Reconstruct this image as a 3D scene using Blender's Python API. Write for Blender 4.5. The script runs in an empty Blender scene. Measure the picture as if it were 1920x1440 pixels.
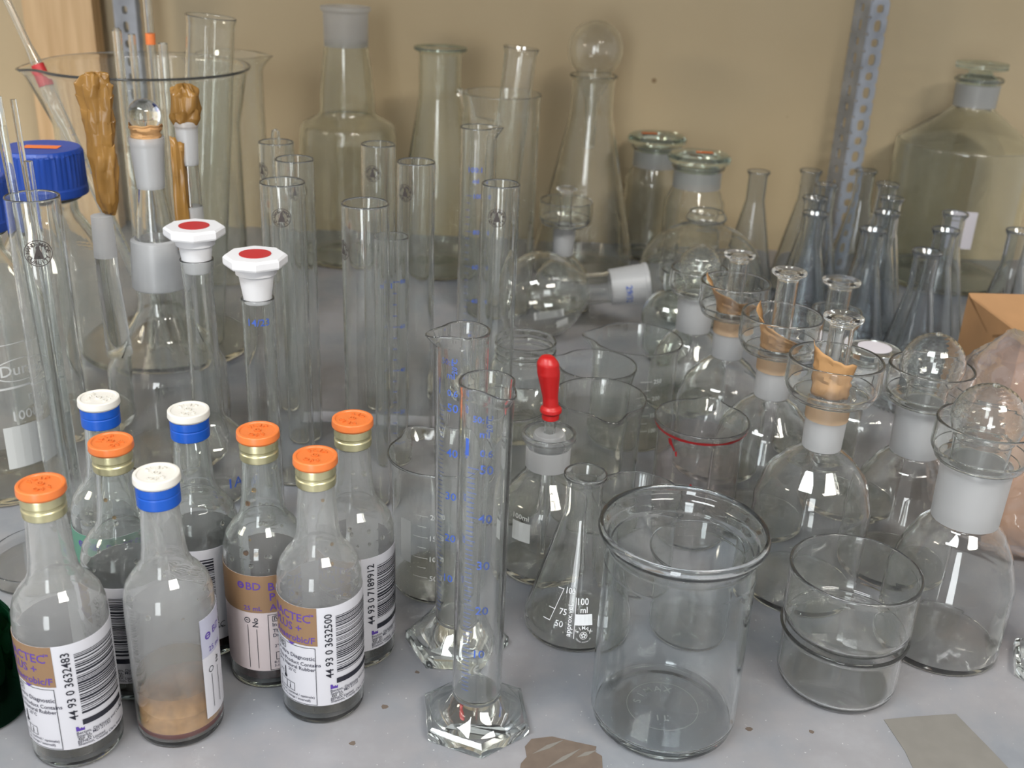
import bpy, bmesh, math, random
from math import sin, cos, pi, radians, atan2, hypot, sqrt
from mathutils import Vector, Matrix, noise

random.seed(7)
scene = bpy.context.scene
COL = scene.collection

# ---------------------------------------------------------------- camera
cam_d = bpy.data.cameras.new('camera')
cam = bpy.data.objects.new('camera', cam_d)
COL.objects.link(cam)
cam_d.sensor_fit = 'HORIZONTAL'
cam_d.sensor_width = 36.0
cam_d.lens = 36.0 * 2000.0 / 1920.0
cam_d.clip_start = 0.02
cam.matrix_world = (Matrix.Translation((0, 0, 0.40)) @ Matrix.Rotation(radians(90 - 23.5), 4, 'X')
                    @ Matrix.Rotation(radians(2.6), 4, 'Z'))
cam_d.dof.use_dof = True
cam_d.dof.focus_distance = 0.60
cam_d.dof.aperture_fstop = 12.0
scene.camera = cam

# ---------------------------------------------------------------- world and lamps
world = bpy.data.worlds.new('world')
scene.world = world
world.use_nodes = True
bg = world.node_tree.nodes['Background']
bg.inputs[0].default_value = (0.82, 0.80, 0.78, 1)
bg.inputs[1].default_value = 0.68


def area(name, loc, target, sx, sy, power, colour):
    d = bpy.data.lights.new(name, 'AREA')
    d.shape = 'RECTANGLE'
    d.size, d.size_y = sx, sy
    d.energy = power
    d.color = colour
    o = bpy.data.objects.new(name, d)
    COL.objects.link(o)
    o.location = loc
    o.rotation_euler = (Vector(target) - Vector(loc)).to_track_quat('-Z', 'Y').to_euler()
    return o


# two ceiling fittings over the aisle and an added tall light behind the camera
area('ceiling_tube_lamp', (0.85, -0.60, 1.60), (0.1, 0.8, 0.1), 0.9, 0.28, 27, (1.0, 0.95, 0.88))
area('ceiling_tube_lamp', (-0.70, -0.40, 1.70), (0.0, 0.7, 0.1), 0.9, 0.28, 27, (0.93, 0.97, 1.0))
area('added_streak_light', (-0.55, -2.0, 0.25), (0.0, 0.7, 0.1), 0.55, 2.0, 34, (0.93, 0.97, 1.0))  # added light with no known source, for vertical streaks in the glass
area('warm_lamp_at_shelf_end', (-1.35, 0.25, 0.75), (-0.25, 1.42, 0.12), 0.35, 0.12, 4.2, (1.0, 0.88, 0.72))

scene.view_settings.view_transform = 'Standard'
scene.view_settings.look = 'None'
scene.view_settings.gamma = 1.0
scene.view_settings.exposure = 0.02
scene.view_settings.use_curve_mapping = False
cy = scene.cycles
cy.max_bounces = 28
cy.diffuse_bounces = 2
cy.glossy_bounces = 8
cy.transmission_bounces = 28
cy.transparent_max_bounces = 16
cy.caustics_reflective = False
cy.caustics_refractive = True
cy.sample_clamp_indirect = 25.0
cy.sample_clamp_direct = 0.0
cy.use_adaptive_sampling = True
cy.adaptive_threshold = 0.07
cy.adaptive_min_samples = 16


# ---------------------------------------------------------------- materials
def srgb(r, g, b):
    f = lambda c: (c / 255 / 12.92) if c <= 10 else ((c / 255 + 0.055) / 1.055) ** 2.4
    return (f(r), f(g), f(b), 1)


class N:
    """tiny node-tree builder"""

    def __init__(self, name):
        self.m = bpy.data.materials.new(name)
        self.m.use_nodes = True
        self.t = self.m.node_tree
        self.t.nodes.clear()
        self.out = self.t.nodes.new('ShaderNodeOutputMaterial')

    def n(self, kind, **kw):
        nd = self.t.nodes.new('ShaderNode' + kind)
        for k, v in kw.items():
            if k in nd.inputs:
                s = nd.inputs[k]
            else:
                setattr(nd, k, v)
                continue
            if isinstance(v, bpy.types.NodeSocket):
                self.t.links.new(v, s)
            else:
                s.default_value = v
        return nd

    def mix(self, fac, a, b):
        nd = self.t.nodes.new('ShaderNodeMixShader')
        if isinstance(fac, bpy.types.NodeSocket):
            self.t.links.new(fac, nd.inputs[0])
        else:
            nd.inputs[0].default_value = fac
        self.t.links.new(a, nd.inputs[1])
        self.t.links.new(b, nd.inputs[2])
        return nd.outputs[0]

    def ramp(self, fac, stops):
        r = self.t.nodes.new('ShaderNodeValToRGB')
        self.t.links.new(fac, r.inputs[0])
        el = r.color_ramp.elements
        while len(el) < len(stops):
            el.new(0.5)
        for e, (p, c) in zip(el, stops):
            e.position = p
            e.color = c
        return r.outputs[0]

    def done(self, shader):
        self.t.links.new(shader, self.out.inputs[0])
        return self.m


def glass(name, tint=(0.985, 0.99, 0.985), haze=0.02, hazecol=(0.9, 0.9, 0.9), ior=1.47, mist=0.0):
    """clear glass with a little dust on it; mist is condensation on the wall above the liquid line"""
    b = N(name)
    gs = b.n('BsdfGlass', Color=(*tint, 1), Roughness=0.0, IOR=ior)
    df = b.n('BsdfDiffuse', Color=(*hazecol, 1))
    tl = b.n('BsdfTranslucent', Color=(*hazecol, 1))
    hz = b.mix(0.5, df.outputs[0], tl.outputs[0])
    fac = haze
    if mist:
        tc = b.n('TexCoord')
        sp = b.n('SeparateXYZ', Vector=tc.outputs['Object'])
        nz = b.n('TexNoise', Scale=70.0, Detail=3.0, Vector=tc.outputs['Object'])
        zz = b.n('Math', operation='MULTIPLY_ADD')
        b.t.links.new(nz.outputs[0], zz.inputs[0])
        zz.inputs[1].default_value = 0.02
        b.t.links.new(sp.outputs[2], zz.inputs[2])
        mr = b.n('MapRange', Value=zz.outputs[0])
        mr.inputs['From Min'].default_value = 0.030
        mr.inputs['From Max'].default_value = 0.060
        mr.inputs['To Min'].default_value = haze
        mr.inputs['To Max'].default_value = mist
        fac = mr.outputs[0]
    return b.done(b.mix(fac, gs.outputs[0], hz))


def thick_glass(name, tint=(0.97, 0.985, 0.98), ior=1.47, through=0.35):
    """solid pieces that refract"""
    b = N(name)
    gs = b.n('BsdfGlass', Color=(*tint, 1), Roughness=0.0, IOR=ior)
    return b.done(gs.outputs[0])


def frosted(name, col=(0.78, 0.785, 0.79), clear=0.27):
    b = N(name)
    df = b.n('BsdfDiffuse', Color=(*col, 1))
    tl = b.n('BsdfTranslucent', Color=(*col, 1))
    tr = b.n('BsdfTransparent', Color=(0.95, 0.96, 0.97, 1))
    gl = b.n('BsdfGlossy', Color=(1, 1, 1, 1), Roughness=0.35)
    s = b.mix(0.6, df.outputs[0], tl.outputs[0])
    s = b.mix(0.06, s, gl.outputs[0])
    return b.done(b.mix(clear, s, tr.outputs[0]))


def plain(name, col, rough=0.5, metal=0.0, spec=0.5, var=0.0, scale=40.0, bump=0.0, trans=0.0):
    b = N(name)
    p = b.n('BsdfPrincipled', Roughness=rough, Metallic=metal)
    p.inputs['Base Color'].default_value = col
    p.inputs['Specular IOR Level'].default_value = spec
    nz = None
    if var or bump:
        tc = b.n('TexCoord')
        nz = b.n('TexNoise', Scale=scale, Detail=5.0, Vector=tc.outputs['Object'])
    if var:
        lo = tuple(c * (1 - var) for c in col[:3]) + (1,)
        hi = tuple(min(1, c * (1 + var)) for c in col[:3]) + (1,)
        c = b.ramp(nz.outputs[0], [(0.3, lo), (0.7, hi)])
        b.t.links.new(c, p.inputs['Base Color'])
    if bump:
        bp = b.n('Bump', Strength=bump, Distance=0.002, Height=nz.outputs[0])
        b.t.links.new(bp.outputs[0], p.inputs['Normal'])
    sh = p.outputs[0]
    if trans:
        tl = b.n('BsdfTranslucent', Color=col)
        sh = b.mix(trans, sh, tl.outputs[0])
    return b.done(sh)


def liquid(name, col, density):
    b = N(name)
    df = b.n('BsdfPrincipled', Roughness=0.08)
    df.inputs['Base Color'].default_value = col
    tr = b.n('BsdfTransparent', Color=tuple(0.35 + 0.65 * c for c in col[:3]) + (1,))
    return b.done(b.mix(density, tr.outputs[0], df.outputs[0]))


def wall_material():
    b = N('cream_wall_paint')
    tc = b.n('TexCoord')
    n1 = b.n('TexNoise', Scale=2.2, Detail=4.0, Vector=tc.outputs['Object'])
    n2 = b.n('TexNoise', Scale=30.0, Detail=6.0, Vector=tc.outputs['Object'])
    c = b.ramp(n1.outputs[0], [(0.3, srgb(186, 166, 130)), (0.7, srgb(202, 184, 150))])
    vo = b.n('TexVoronoi', Scale=9.0, Vector=tc.outputs['Object'])
    sp = b.ramp(vo.outputs['Distance'], [(0.0, (0.35, 0.26, 0.16, 1)), (0.022, (0.4, 0.3, 0.2, 1)), (0.034, (1, 1, 1, 1))])
    mx = b.n('Mix', data_type='RGBA', blend_type='MULTIPLY')
    mx.inputs[0].default_value = 0.8
    b.t.links.new(c, mx.inputs[6])
    b.t.links.new(sp, mx.inputs[7])
    p = b.n('BsdfPrincipled', Roughness=0.55)
    b.t.links.new(mx.outputs[2], p.inputs['Base Color'])
    bp = b.n('Bump', Strength=0.08, Distance=0.002, Height=n2.outputs[0])
    b.t.links.new(bp.outputs[0], p.inputs['Normal'])
    return b.done(p.outputs[0])


def shelf_material():
    b = N('galvanised_grey_shelf')
    tc = b.n('TexCoord')
    n1 = b.n('TexNoise', Scale=9.0, Detail=6.0, Roughness=0.6, Vector=tc.outputs['Object'])
    n2 = b.n('TexNoise', Scale=420.0, Detail=2.0, Vector=tc.outputs['Object'])
    n3 = b.n('TexNoise', Scale=55.0, Detail=6.0, Roughness=0.7, Vector=tc.outputs['Object'])
    c = b.ramp(n1.outputs[0], [(0.25, srgb(126, 130, 138)), (0.42, srgb(146, 150, 156)), (0.56, srgb(158, 157, 160)), (0.78, srgb(178, 179, 184))])
    fl = b.ramp(n2.outputs[0], [(0.0, (0, 0, 0, 1)), (0.715, (0, 0, 0, 1)), (0.74, (1, 1, 1, 1))])
    st = b.ramp(n3.outputs[0], [(0.0, (1, 1, 1, 1)), (0.245, (1, 1, 1, 1)), (0.275, (0, 0, 0, 1))])
    m1 = b.n('Mix', data_type='RGBA')
    b.t.links.new(fl, m1.inputs[0])
    b.t.links.new(c, m1.inputs[6])
    m1.inputs[7].default_value = srgb(205, 205, 205)
    m2 = b.n('Mix', data_type='RGBA')
    b.t.links.new(st, m2.inputs[0])
    b.t.links.new(m1.outputs[2], m2.inputs[6])
    m2.inputs[7].default_value = srgb(120, 105, 90)
    p = b.n('BsdfPrincipled', Metallic=0.25)
    b.t.links.new(m2.outputs[2], p.inputs['Base Color'])
    rr = b.ramp(n3.outputs[0], [(0.3, (0.3, 0.3, 0.3, 1)), (0.7, (0.5, 0.5, 0.5, 1))])
    b.t.links.new(rr, p.inputs['Roughness'])
    bp = b.n('Bump', Strength=0.12, Distance=0.001, Height=n3.outputs[0])
    b.t.links.new(bp.outputs[0], p.inputs['Normal'])
    return b.done(p.outputs[0])


def wood_material():
    b = N('pale_wood')
    tc = b.n('TexCoord')
    mp = b.n('Mapping', Vector=tc.outputs['Object'])
    mp.inputs['Scale'].default_value = (30, 30, 1.6)
    n1 = b.n('TexNoise', Scale=3.0, Detail=5.0, Vector=mp.outputs[0])
    c = b.ramp(n1.outputs[0], [(0.3, srgb(196, 160, 116)), (0.7, srgb(226, 194, 150))])
    p = b.n('BsdfPrincipled', Roughness=0.6)
    b.t.links.new(c, p.inputs['Base Color'])
    return b.done(p.outputs[0])


M = {}
M['glass'] = glass('clear_lab_glass', haze=0.016)
M['glass_dusty'] = glass('dusty_lab_glass', (0.978, 0.984, 0.974), haze=0.018)
M['glass_green'] = glass('greenish_soda_glass', (0.968, 0.982, 0.968), haze=0.014)
M['glass_blue'] = glass('bluish_flask_glass', (0.915, 0.93, 0.942), haze=0.02)
M['glass_vial'] = glass('vial_glass', (0.965, 0.982, 0.974), haze=0.012, mist=0.08)
M['glass_misty'] = glass('misty_glass', (0.97, 0.978, 0.972), haze=0.015, mist=0.17)
M['glass_jar'] = glass('bluish_jar_glass', (0.975, 0.988, 0.99), haze=0.008)
M['solid'] = glass('solid_clear_glass', (0.97, 0.98, 0.975), haze=0.015)
M['solid_green'] = glass('solid_greenish_glass', (0.88, 0.92, 0.89), haze=0.04)
M['ball'] = glass('stopper_ball_glass', (0.97, 0.98, 0.975), haze=0.01)
M['frost'] = frosted('ground_glass')
M['frost_thin'] = frosted('thin_ground_glass', clear=0.58)
M['frost_tan'] = frosted('ground_glass_over_paper', (0.85, 0.66, 0.46), 0.2)
M['plastic_white'] = plain('white_stopper_plastic', srgb(238, 238, 240), 0.45, trans=0.2)
M['red_dot'] = plain('red_print', srgb(178, 42, 46), 0.45)
M['red_rubber'] = plain('red_rubber', srgb(178, 26, 26), 0.38)
M['orange_cap'] = plain('orange_plastic', srgb(214, 116, 58), 0.35)
M['grey_cap'] = plain('off_white_plastic', srgb(214, 211, 203), 0.45)
M['grey_cap_mark'] = plain('grimy_cap_mark', srgb(168, 160, 148), 0.6)
M['orange_mark'] = plain('dull_orange_mark', srgb(190, 100, 56), 0.5)
M['gold_ring'] = plain('brass_coloured_aluminium', srgb(206, 200, 160), 0.32, 0.85)
M['blue_ring'] = plain('blue_crimp', srgb(16, 78, 172), 0.38)
M['blue_cap'] = plain('blue_screw_cap', srgb(28, 68, 156), 0.4)
M['paper'] = plain('white_label_paper', srgb(232, 232, 238), 0.55, trans=0.35)
M['paper_pink'] = plain('warm_label_paper', srgb(228, 216, 216), 0.55, trans=0.35)
M['band_brown'] = plain('brown_label_band', srgb(134, 106, 78), 0.5)
M['band_grey'] = plain('lilac_grey_label_band', srgb(176, 178, 196), 0.5)
M['band_green'] = plain('green_label_band', srgb(84, 132, 112), 0.5)
M['ink_purple'] = plain('purple_ink', srgb(84, 58, 150), 0.5)
M['ink_black'] = plain('black_ink', srgb(26, 28, 40), 0.5)
M['ink_grey'] = plain('grey_ink', srgb(70, 70, 84), 0.5)
M['ink_blue'] = plain('blue_enamel', srgb(60, 92, 176), 0.5)
M['ink_white'] = plain('white_enamel', srgb(238, 240, 242), 0.5)
M['ink_faint'] = plain('faded_white_enamel', srgb(196, 198, 196), 0.6)
M['stamp'] = plain('dark_stamp_ink', srgb(62, 56, 54), 0.6)
M['kraft'] = plain('kraft_paper', srgb(200, 156, 106), 0.75, var=0.12, scale=60, trans=0.3)
M['kraft_oily'] = plain('oiled_kraft_paper', srgb(160, 120, 62), 0.25, var=0.2, scale=50, trans=0.35)
M['cardboard'] = plain('cardboard', srgb(170, 130, 90), 0.8, var=0.08, scale=30)
def film():
    b = N('thin_plastic_film')
    tr = b.n('BsdfTransparent', Color=(0.95, 0.92, 0.92, 1))
    gl = b.n('BsdfGlossy', Color=(1, 1, 1, 1), Roughness=0.04)
    df = b.n('BsdfDiffuse', Color=(0.74, 0.66, 0.66, 1))
    lw = b.n('LayerWeight', Blend=0.30)
    s_ = b.mix(0.14, tr.outputs[0], df.outputs[0])
    return b.done(b.mix(lw.outputs['Facing'], s_, gl.outputs[0]))


M['film'] = film()
M['steel'] = plain('galvanised_steel', srgb(168, 174, 184), 0.45, 0.5, var=0.25, scale=25)
M['wood'] = wood_material()
M['wall'] = wall_material()
M['shelf'] = shelf_material()
M['patch_brown'] = plain('brown_residue', srgb(106, 94, 84), 0.6, var=0.12, scale=120)
M['patch_grey'] = plain('grey_tape_residue', srgb(124, 121, 115), 0.5, var=0.05, scale=90)
M['red_stain'] = plain('red_dye_stain', srgb(146, 30, 34), 0.4)
M['red_film'] = liquid('pinkish_dye_film', srgb(251, 246, 246), 0.02)
M['dark_liquid'] = liquid('dark_olive_liquid', srgb(46, 42, 28), 0.97)
M['blood_liquid'] = liquid('dark_red_brown_liquid', srgb(60, 36, 36), 0.97)
M['straw_liquid'] = liquid('straw_liquid', srgb(222, 206, 176), 0.10)
M['sediment'] = plain('tan_sediment', srgb(196, 152, 104), 0.5, var=0.15, scale=200)
M['sediment_red'] = plain('red_brown_sediment', srgb(112, 58, 54), 0.5)
M['droplet'] = thick_glass('water_droplet', (0.97, 0.97, 0.95), 1.33, 0.3)
M['droplet_amber'] = thick_glass('amber_droplet', (0.85, 0.68, 0.42), 1.35, 0.3)
M['orange_sticker'] = plain('orange_sticker', srgb(226, 122, 62), 0.6)
M['dark_green'] = glass('dark_green_glass', (0.10, 0.34, 0.2), haze=0.02, hazecol=(0.05, 0.2, 0.1))
M['dark_paper'] = plain('white_sticker', srgb(205, 200, 205), 0.6)


# ---------------------------------------------------------------- mesh helpers
def prop(o, label=None, cat=None, group=None, kind=None):
    for k, v in (('label', label), ('category', cat), ('group', group), ('kind', kind)):
        if v:
            o[k] = v
    return o


def link(name, me, mat, parent=None, smooth=True):
    o = bpy.data.objects.new(name, me)
    COL.objects.link(o)
    if mat is not None and not me.materials:
        me.materials.append(M[mat] if isinstance(mat, str) else mat)
    if parent:
        o.parent = parent
    return o


def thing(name, label, cat, loc=(0, 0, 0), rotz=0.0, group=None):
    e = bpy.data.objects.new(name, None)
    COL.objects.link(e)
    e.empty_display_size = 0.01
    e.location = loc
    e.rotation_euler = (0, 0, rotz)
    return prop(e, label, cat, group)


def mesh(name, verts, faces, smooth=True, sharp=40):
    me = bpy.data.meshes.new(name)
    me.from_pydata(verts, [], faces)
    if smooth and len(me.polygons):
        me.polygons.foreach_set('use_smooth', [True] * len(me.polygons))
        me.set_sharp_from_angle(angle=radians(sharp))
    me.update()
    return me


def fil(pts, n=5):
    """polyline with filleted corners: points are (r, z) or (r, z, fillet)"""
    out = []
    for i, p in enumerate(pts):
        f = p[2] if len(p) > 2 else 0
        if f <= 0 or i == 0 or i == len(pts) - 1:
            out.append((p[0], p[1]))
            continue
        a, b, c = Vector(pts[i - 1][:2]), Vector(p[:2]), Vector(pts[i + 1][:2])
        u, v = (a - b), (c - b)
        lu, lv = u.length, v.length
        if lu < 1e-7 or lv < 1e-7:
            out.append((p[0], p[1]))
            continue
        u /= lu
        v /= lv
        ang = u.angle(v)
        d = min(f / max(math.tan(ang / 2), 1e-3), lu * 0.49, lv * 0.49)
        s, e = b + u * d, b + v * d
        for k in range(n + 1):
            t = k / n
            q = s * (1 - t) ** 2 + b * 2 * t * (1 - t) + e * t * t
            out.append((q.x, q.y))
    return out


def shell(pts, t, tb=None):
    """closed wall profile from an outer profile that starts at (0, z0) and ends at the rim"""
    o = fil(pts)
    tb = tb or t
    n = len(o)
    inner = []
    for i in range(n):
        a = Vector(o[max(i - 1, 0)])
        b = Vector(o[i])
        c = Vector(o[min(i + 1, n - 1)])
        d1, d2 = (b - a), (c - b)
        d = (d1.normalized() if d1.length > 1e-9 else d2.normalized()) + (d2.normalized() if d2.length > 1e-9 else d1.normalized())
        if d.length < 1e-6:
            d = d1
        d.normalize()
        nrm = Vector((-d.y, d.x))
        w = tb if abs(nrm.y) > 0.75 and i < n * 0.4 else t
        if i == 0:
            q = b + Vector((0, tb))
        else:
            q = b + nrm * w
        inner.append((max(q.x, 0.0), q.y))
    inner[0] = (0.0, o[0][1] + tb)
    z0 = o[0][1] + tb
    inner = [(r, max(z, z0)) for r, z in inner]
    rim_o, rim_i = Vector(o[-1]), Vector(inner[-1])
    mid = (rim_o + rim_i) / 2
    d = (Vector(o[-1]) - Vector(o[-2])).normalized() * (t * 0.45)
    prof = o + [((rim_o.x * 0.8 + rim_i.x * 0.2) + d.x * 0.75, (rim_o.y * 0.8 + rim_i.y * 0.2) + d.y * 0.75),
                (mid.x + d.x, mid.y + d.y),
                ((rim_o.x * 0.2 + rim_i.x * 0.8) + d.x * 0.75, (rim_o.y * 0.2 + rim_i.y * 0.8) + d.y * 0.75)]
    prof += inner[::-1]
    return prof


def lathe(name, prof, seg=48, sharp=40, warp=None):
    verts, faces, rings = [], [], []
    full = [prof[0]]
    for (r0, z0), (r1, z1) in zip(prof, prof[1:]):
        L = hypot(r1 - r0, z1 - z0)
        if L > .003:  # support rings keep the shading of long walls true
            k = .0007 / L
            full += [(r0 + (r1 - r0) * k, z0 + (z1 - z0) * k), (r1 + (r0 - r1) * k, z1 + (z0 - z1) * k)]
        full.append((r1, z1))
    for r, z in full:
        if r < 1e-6:
            rings.append([len(verts)])
            verts.append((0, 0, z))
        else:
            k0 = len(verts)
            rings.append(list(range(k0, k0 + seg)))
            for j in range(seg):
                a = 2 * pi * j / seg
                verts.append((r * cos(a), r * sin(a), z))
    for A, B in zip(rings, rings[1:]):
        if len(A) == 1 and len(B) == 1:
            continue
        for j in range(seg):
            k = (j + 1) % seg
            if len(A) == 1:
                faces.append((A[0], B[k], B[j]))
            elif len(B) == 1:
                faces.append((A[j], A[k], B[0]))
            else:
                faces.append((A[j], A[k], B[k], B[j]))
    if warp:
        verts = [warp(Vector(v)) for v in verts]
    return mesh(name, verts, faces, sharp=sharp)


def spout(ang, zrim, depth=0.018, out=0.009, width=0.28, drop=0.0, zone=None):
    """pulls the rim out into a pouring lip towards ang"""
    def f(v):
        h = max(0.0, 1 - (zrim - v.z) / depth) if v.z < zrim else 1.0
        a = atan2(v.y, v.x) - ang
        a = (a + pi) % (2 * pi) - pi
        g = math.exp(-(a / width) ** 2) * h * h
        side = math.exp(-((abs(a) - width * 2.0) / (width * 0.9)) ** 2) * h * h
        r = hypot(v.x, v.y)
        if r < 1e-6:
            return v
        k = (r + out * g - out * 0.12 * side) / r
        return Vector((v.x * k, v.y * k, v.z + drop * g))
    return f


def revolve(name, prof, mat, parent=None, seg=48, sharp=40, warp=None):
    return link(name, lathe(name, prof, seg, sharp, warp), mat, parent)


def tube_path(name, pts, r, mat, parent=None, seg=10, close=True):
    """round bar swept along points"""
    verts, faces = [], []
    P = [Vector(p) for p in pts]
    up = None
    for i, p in enumerate(P):
        d = (P[min(i + 1, len(P) - 1)] - P[max(i - 1, 0)]).normalized()
        if up is None:
            up = Vector((0, 0, 1)) if abs(d.z) < 0.9 else Vector((1, 0, 0))
        x = d.cross(up).normalized()
        y = x.cross(d).normalized()
        up = y
        rr = r[i] if isinstance(r, (list, tuple)) else r
        for j in range(seg):
            a = 2 * pi * j / seg
            verts.append(p + x * (rr * cos(a)) + y * (rr * sin(a)))
    for i in range(len(P) - 1):
        for j in range(seg):
            k = (j + 1) % seg
            faces.append((i * seg + j, (i + 1) * seg + j, (i + 1) * seg + k, i * seg + k))
    if close:
        faces.append(tuple(range(seg)))
        faces.append(tuple(range(len(verts) - seg, len(verts)))[::-1])
    return link(name, mesh(name, verts, faces), mat, parent)


def boxmesh(name, x0, x1, y0, y1, z0, z1):
    v = [(x, y, z) for z in (z0, z1) for y in (y0, y1) for x in (x0, x1)]
    f = [(0, 2, 3, 1), (4, 5, 7, 6), (0, 1, 5, 4), (2, 6, 7, 3), (0, 4, 6, 2), (1, 3, 7, 5)]
    return mesh(name, v, f, smooth=False)


_glyph = {}


def glyphs(s, bold=0.0):
    if (s, bold) not in _glyph:
        cu = bpy.data.curves.new('t', 'FONT')
        cu.body = s
        cu.size = 1.0
        cu.offset = bold
        cu.resolution_u = 2
        o = bpy.data.objects.new('t', cu)
        COL.objects.link(o)
        me = o.to_mesh()
        V = [(v.co.x, v.co.y) for v in me.vertices]
        F = [tuple(p.vertices) for p in me.polygons]
        o.to_mesh_clear()
        bpy.data.objects.remove(o)
        bpy.data.curves.remove(cu)
        xs = [v[0] for v in V] or [0]
        _glyph[(s, bold)] = (V, F, min(xs), max(xs))
    return _glyph[(s, bold)]


class Print:
    """flat marks in (u, v) metres, later laid onto a curved or flat face"""

    bold = 0.008

    def __init__(self):
        self.v, self.f = [], []

    def add(self, V, F):
        k = len(self.v)
        self.v += V
        self.f += [tuple(i + k for i in f) for f in F]

    def text(self, s, u, v, size, rot=0.0, align='L', stretch=1.0):
        V, F, a, b = glyphs(s, self.bold)
        sh = {'L': a, 'C': (a + b) / 2, 'R': b}[align]
        c, sn = cos(rot), sin(rot)
        self.add([(u + ((x - sh) * c * stretch - y * sn) * size, v + ((x - sh) * sn * stretch + y * c) * size) for x, y in V], F)

    def rect(self, u0, v0, u1, v1, n=1, shear=0.0):
        V, F = [], []
        for i in range(n + 1):
            t = i / n
            u = u0 + (u1 - u0) * t
            V += [(u, v0 + shear * t), (u, v1 + shear * t)]
        for i in range(n):
            F.append((2 * i, 2 * i + 2, 2 * i + 3, 2 * i + 1))
        self.add(V, F)

    def frame(self, u0, v0, u1, v1, w):
        self.rect(u0, v0, u1, v0 + w, 5)
        self.rect(u0, v1 - w, u1, v1, 5)
        self.rect(u0, v0, u0 + w, v1)
        self.rect(u1 - w, v0, u1, v1)

    def ring(self, u, v, r0, r1, n=28, squash=1.0, a0=0, a1=2 * pi):
        V, F = [], []
        for i in range(n + 1):
            a = a0 + (a1 - a0) * i / n
            V += [(u + r0 * cos(a), v + r0 * sin(a) * squash), (u + r1 * cos(a), v + r1 * sin(a) * squash)]
        for i in range(n):
            F.append((2 * i, 2 * i + 1, 2 * i + 3, 2 * i + 2))
        self.add(V, F)

    def disc(self, u, v, r, n=20, squash=1.0):
        self.add([(u + r * cos(2 * pi * i / n), v + r * squash * sin(2 * pi * i / n)) for i in range(n)], [tuple(range(n))])

    def poly(self, pts):
        self.add(list(pts), [tuple(range(len(pts)))])

    def arc_text(self, s, u, v, r, size, a_mid, step, flip=False):
        n = len(s)
        for i, ch in enumerate(s):
            if ch == ' ':
                continue
            k = (i - (n - 1) / 2) * step
            a = a_mid - k if not flip else a_mid + k
            rot = a - pi / 2 if not flip else a + pi / 2
            rr = r if not flip else r + size * 0.7
            self.text(ch, u + rr * cos(a), v + rr * sin(a), size, rot, 'C')

    def wrap(self, name, parent, mat, R, ang0, eps=0.00025, z0=0.0):
        """onto an upright round wall whose radius is R (number or function of z), u=0 at angle ang0"""
        rf = R if callable(R) else (lambda z: R)
        rm = rf(z0 + (sum(p[1] for p in self.v) / max(1, len(self.v)))) if self.v else 1
        V = []
        for u, v in self.v:
            z = z0 + v
            r = rf(z) + eps
            a = ang0 + u / rm
            V.append((r * cos(a), r * sin(a), z))
        return link(name, mesh(name, V, self.f, smooth=False), mat, parent)

    def flat(self, name, parent, mat, z, lift=0.0):
        me = mesh(name, [(u, v, z) for u, v in self.v], self.f, smooth=False)
        return link(name, me, mat, parent)


def facing(x, y):
    """angle of the side of a thing at x, y that is turned to the front of the shelf (towards the aisle)"""
    return atan2(-y, -x)


def stamp_print(p, u, v, s=1.0):
    """round 'HAND MADE QUALITY' stamp with a dark flask figure"""
    r = 0.0064 * s
    p.bold = 0.03
    p.arc_text('HAND MADE', u, v, r * 0.74, r * 0.56, pi / 2, 0.36)
    p.arc_text('QUALITY', u, v, r * 0.74, r * 0.56, -pi / 2, 0.36, True)
    p.ring(u, v, r * 1.24, r * 1.32)
    p.poly([(u - r * .50, v - r * .58), (u + r * .46, v - r * .58), (u + r * .36, v + r * .10), (u - r * .22, v + r * .16)])
    p.poly([(u - r * .24, v + r * .06), (u + r * .30, v + r * .06), (u + r * .16, v + r * .5), (u - r * .12, v + r * .5)])
    p.disc(u + r * .02, v + r * .56, r * .2, 12)
    p.disc(u, v + r * .86, r * .08, 8)


# ---------------------------------------------------------------- the setting
shelf = link('shelf_board', boxmesh('shelf_board', -0.95, 0.95, 0.05, 1.42, -0.03, 0.0), 'shelf')
prop(shelf, 'grey galvanised metal shelf board under all the glassware', 'shelf', kind='structure')
wall = link('wall_back', boxmesh('wall_back', -1.3, 1.3, 1.42, 1.46, -0.6, 1.3), 'wall')
prop(wall, 'cream painted back wall with small brown specks', 'wall', kind='structure')
upper = link('shelf_board', boxmesh('shelf_board', -0.95, 0.95, 0.62, 1.415, 0.74, 0.765), 'shelf')
prop(upper, 'underside of the grey shelf board above the glassware', 'shelf', kind='structure')


def patch(name, pts, mat, z):
    V = [(x, y, 0.00002) for x, y in pts] + [(x, y, z) for x, y in pts]
    n = len(pts)
    F = [tuple(range(n, 2 * n)), tuple(range(n))[::-1]] + [(i, (i + 1) % n, n + (i + 1) % n, n + i) for i in range(n)]
    o = link(name, mesh(name, V, F, smooth=False), mat, shelf)
    return o


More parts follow.
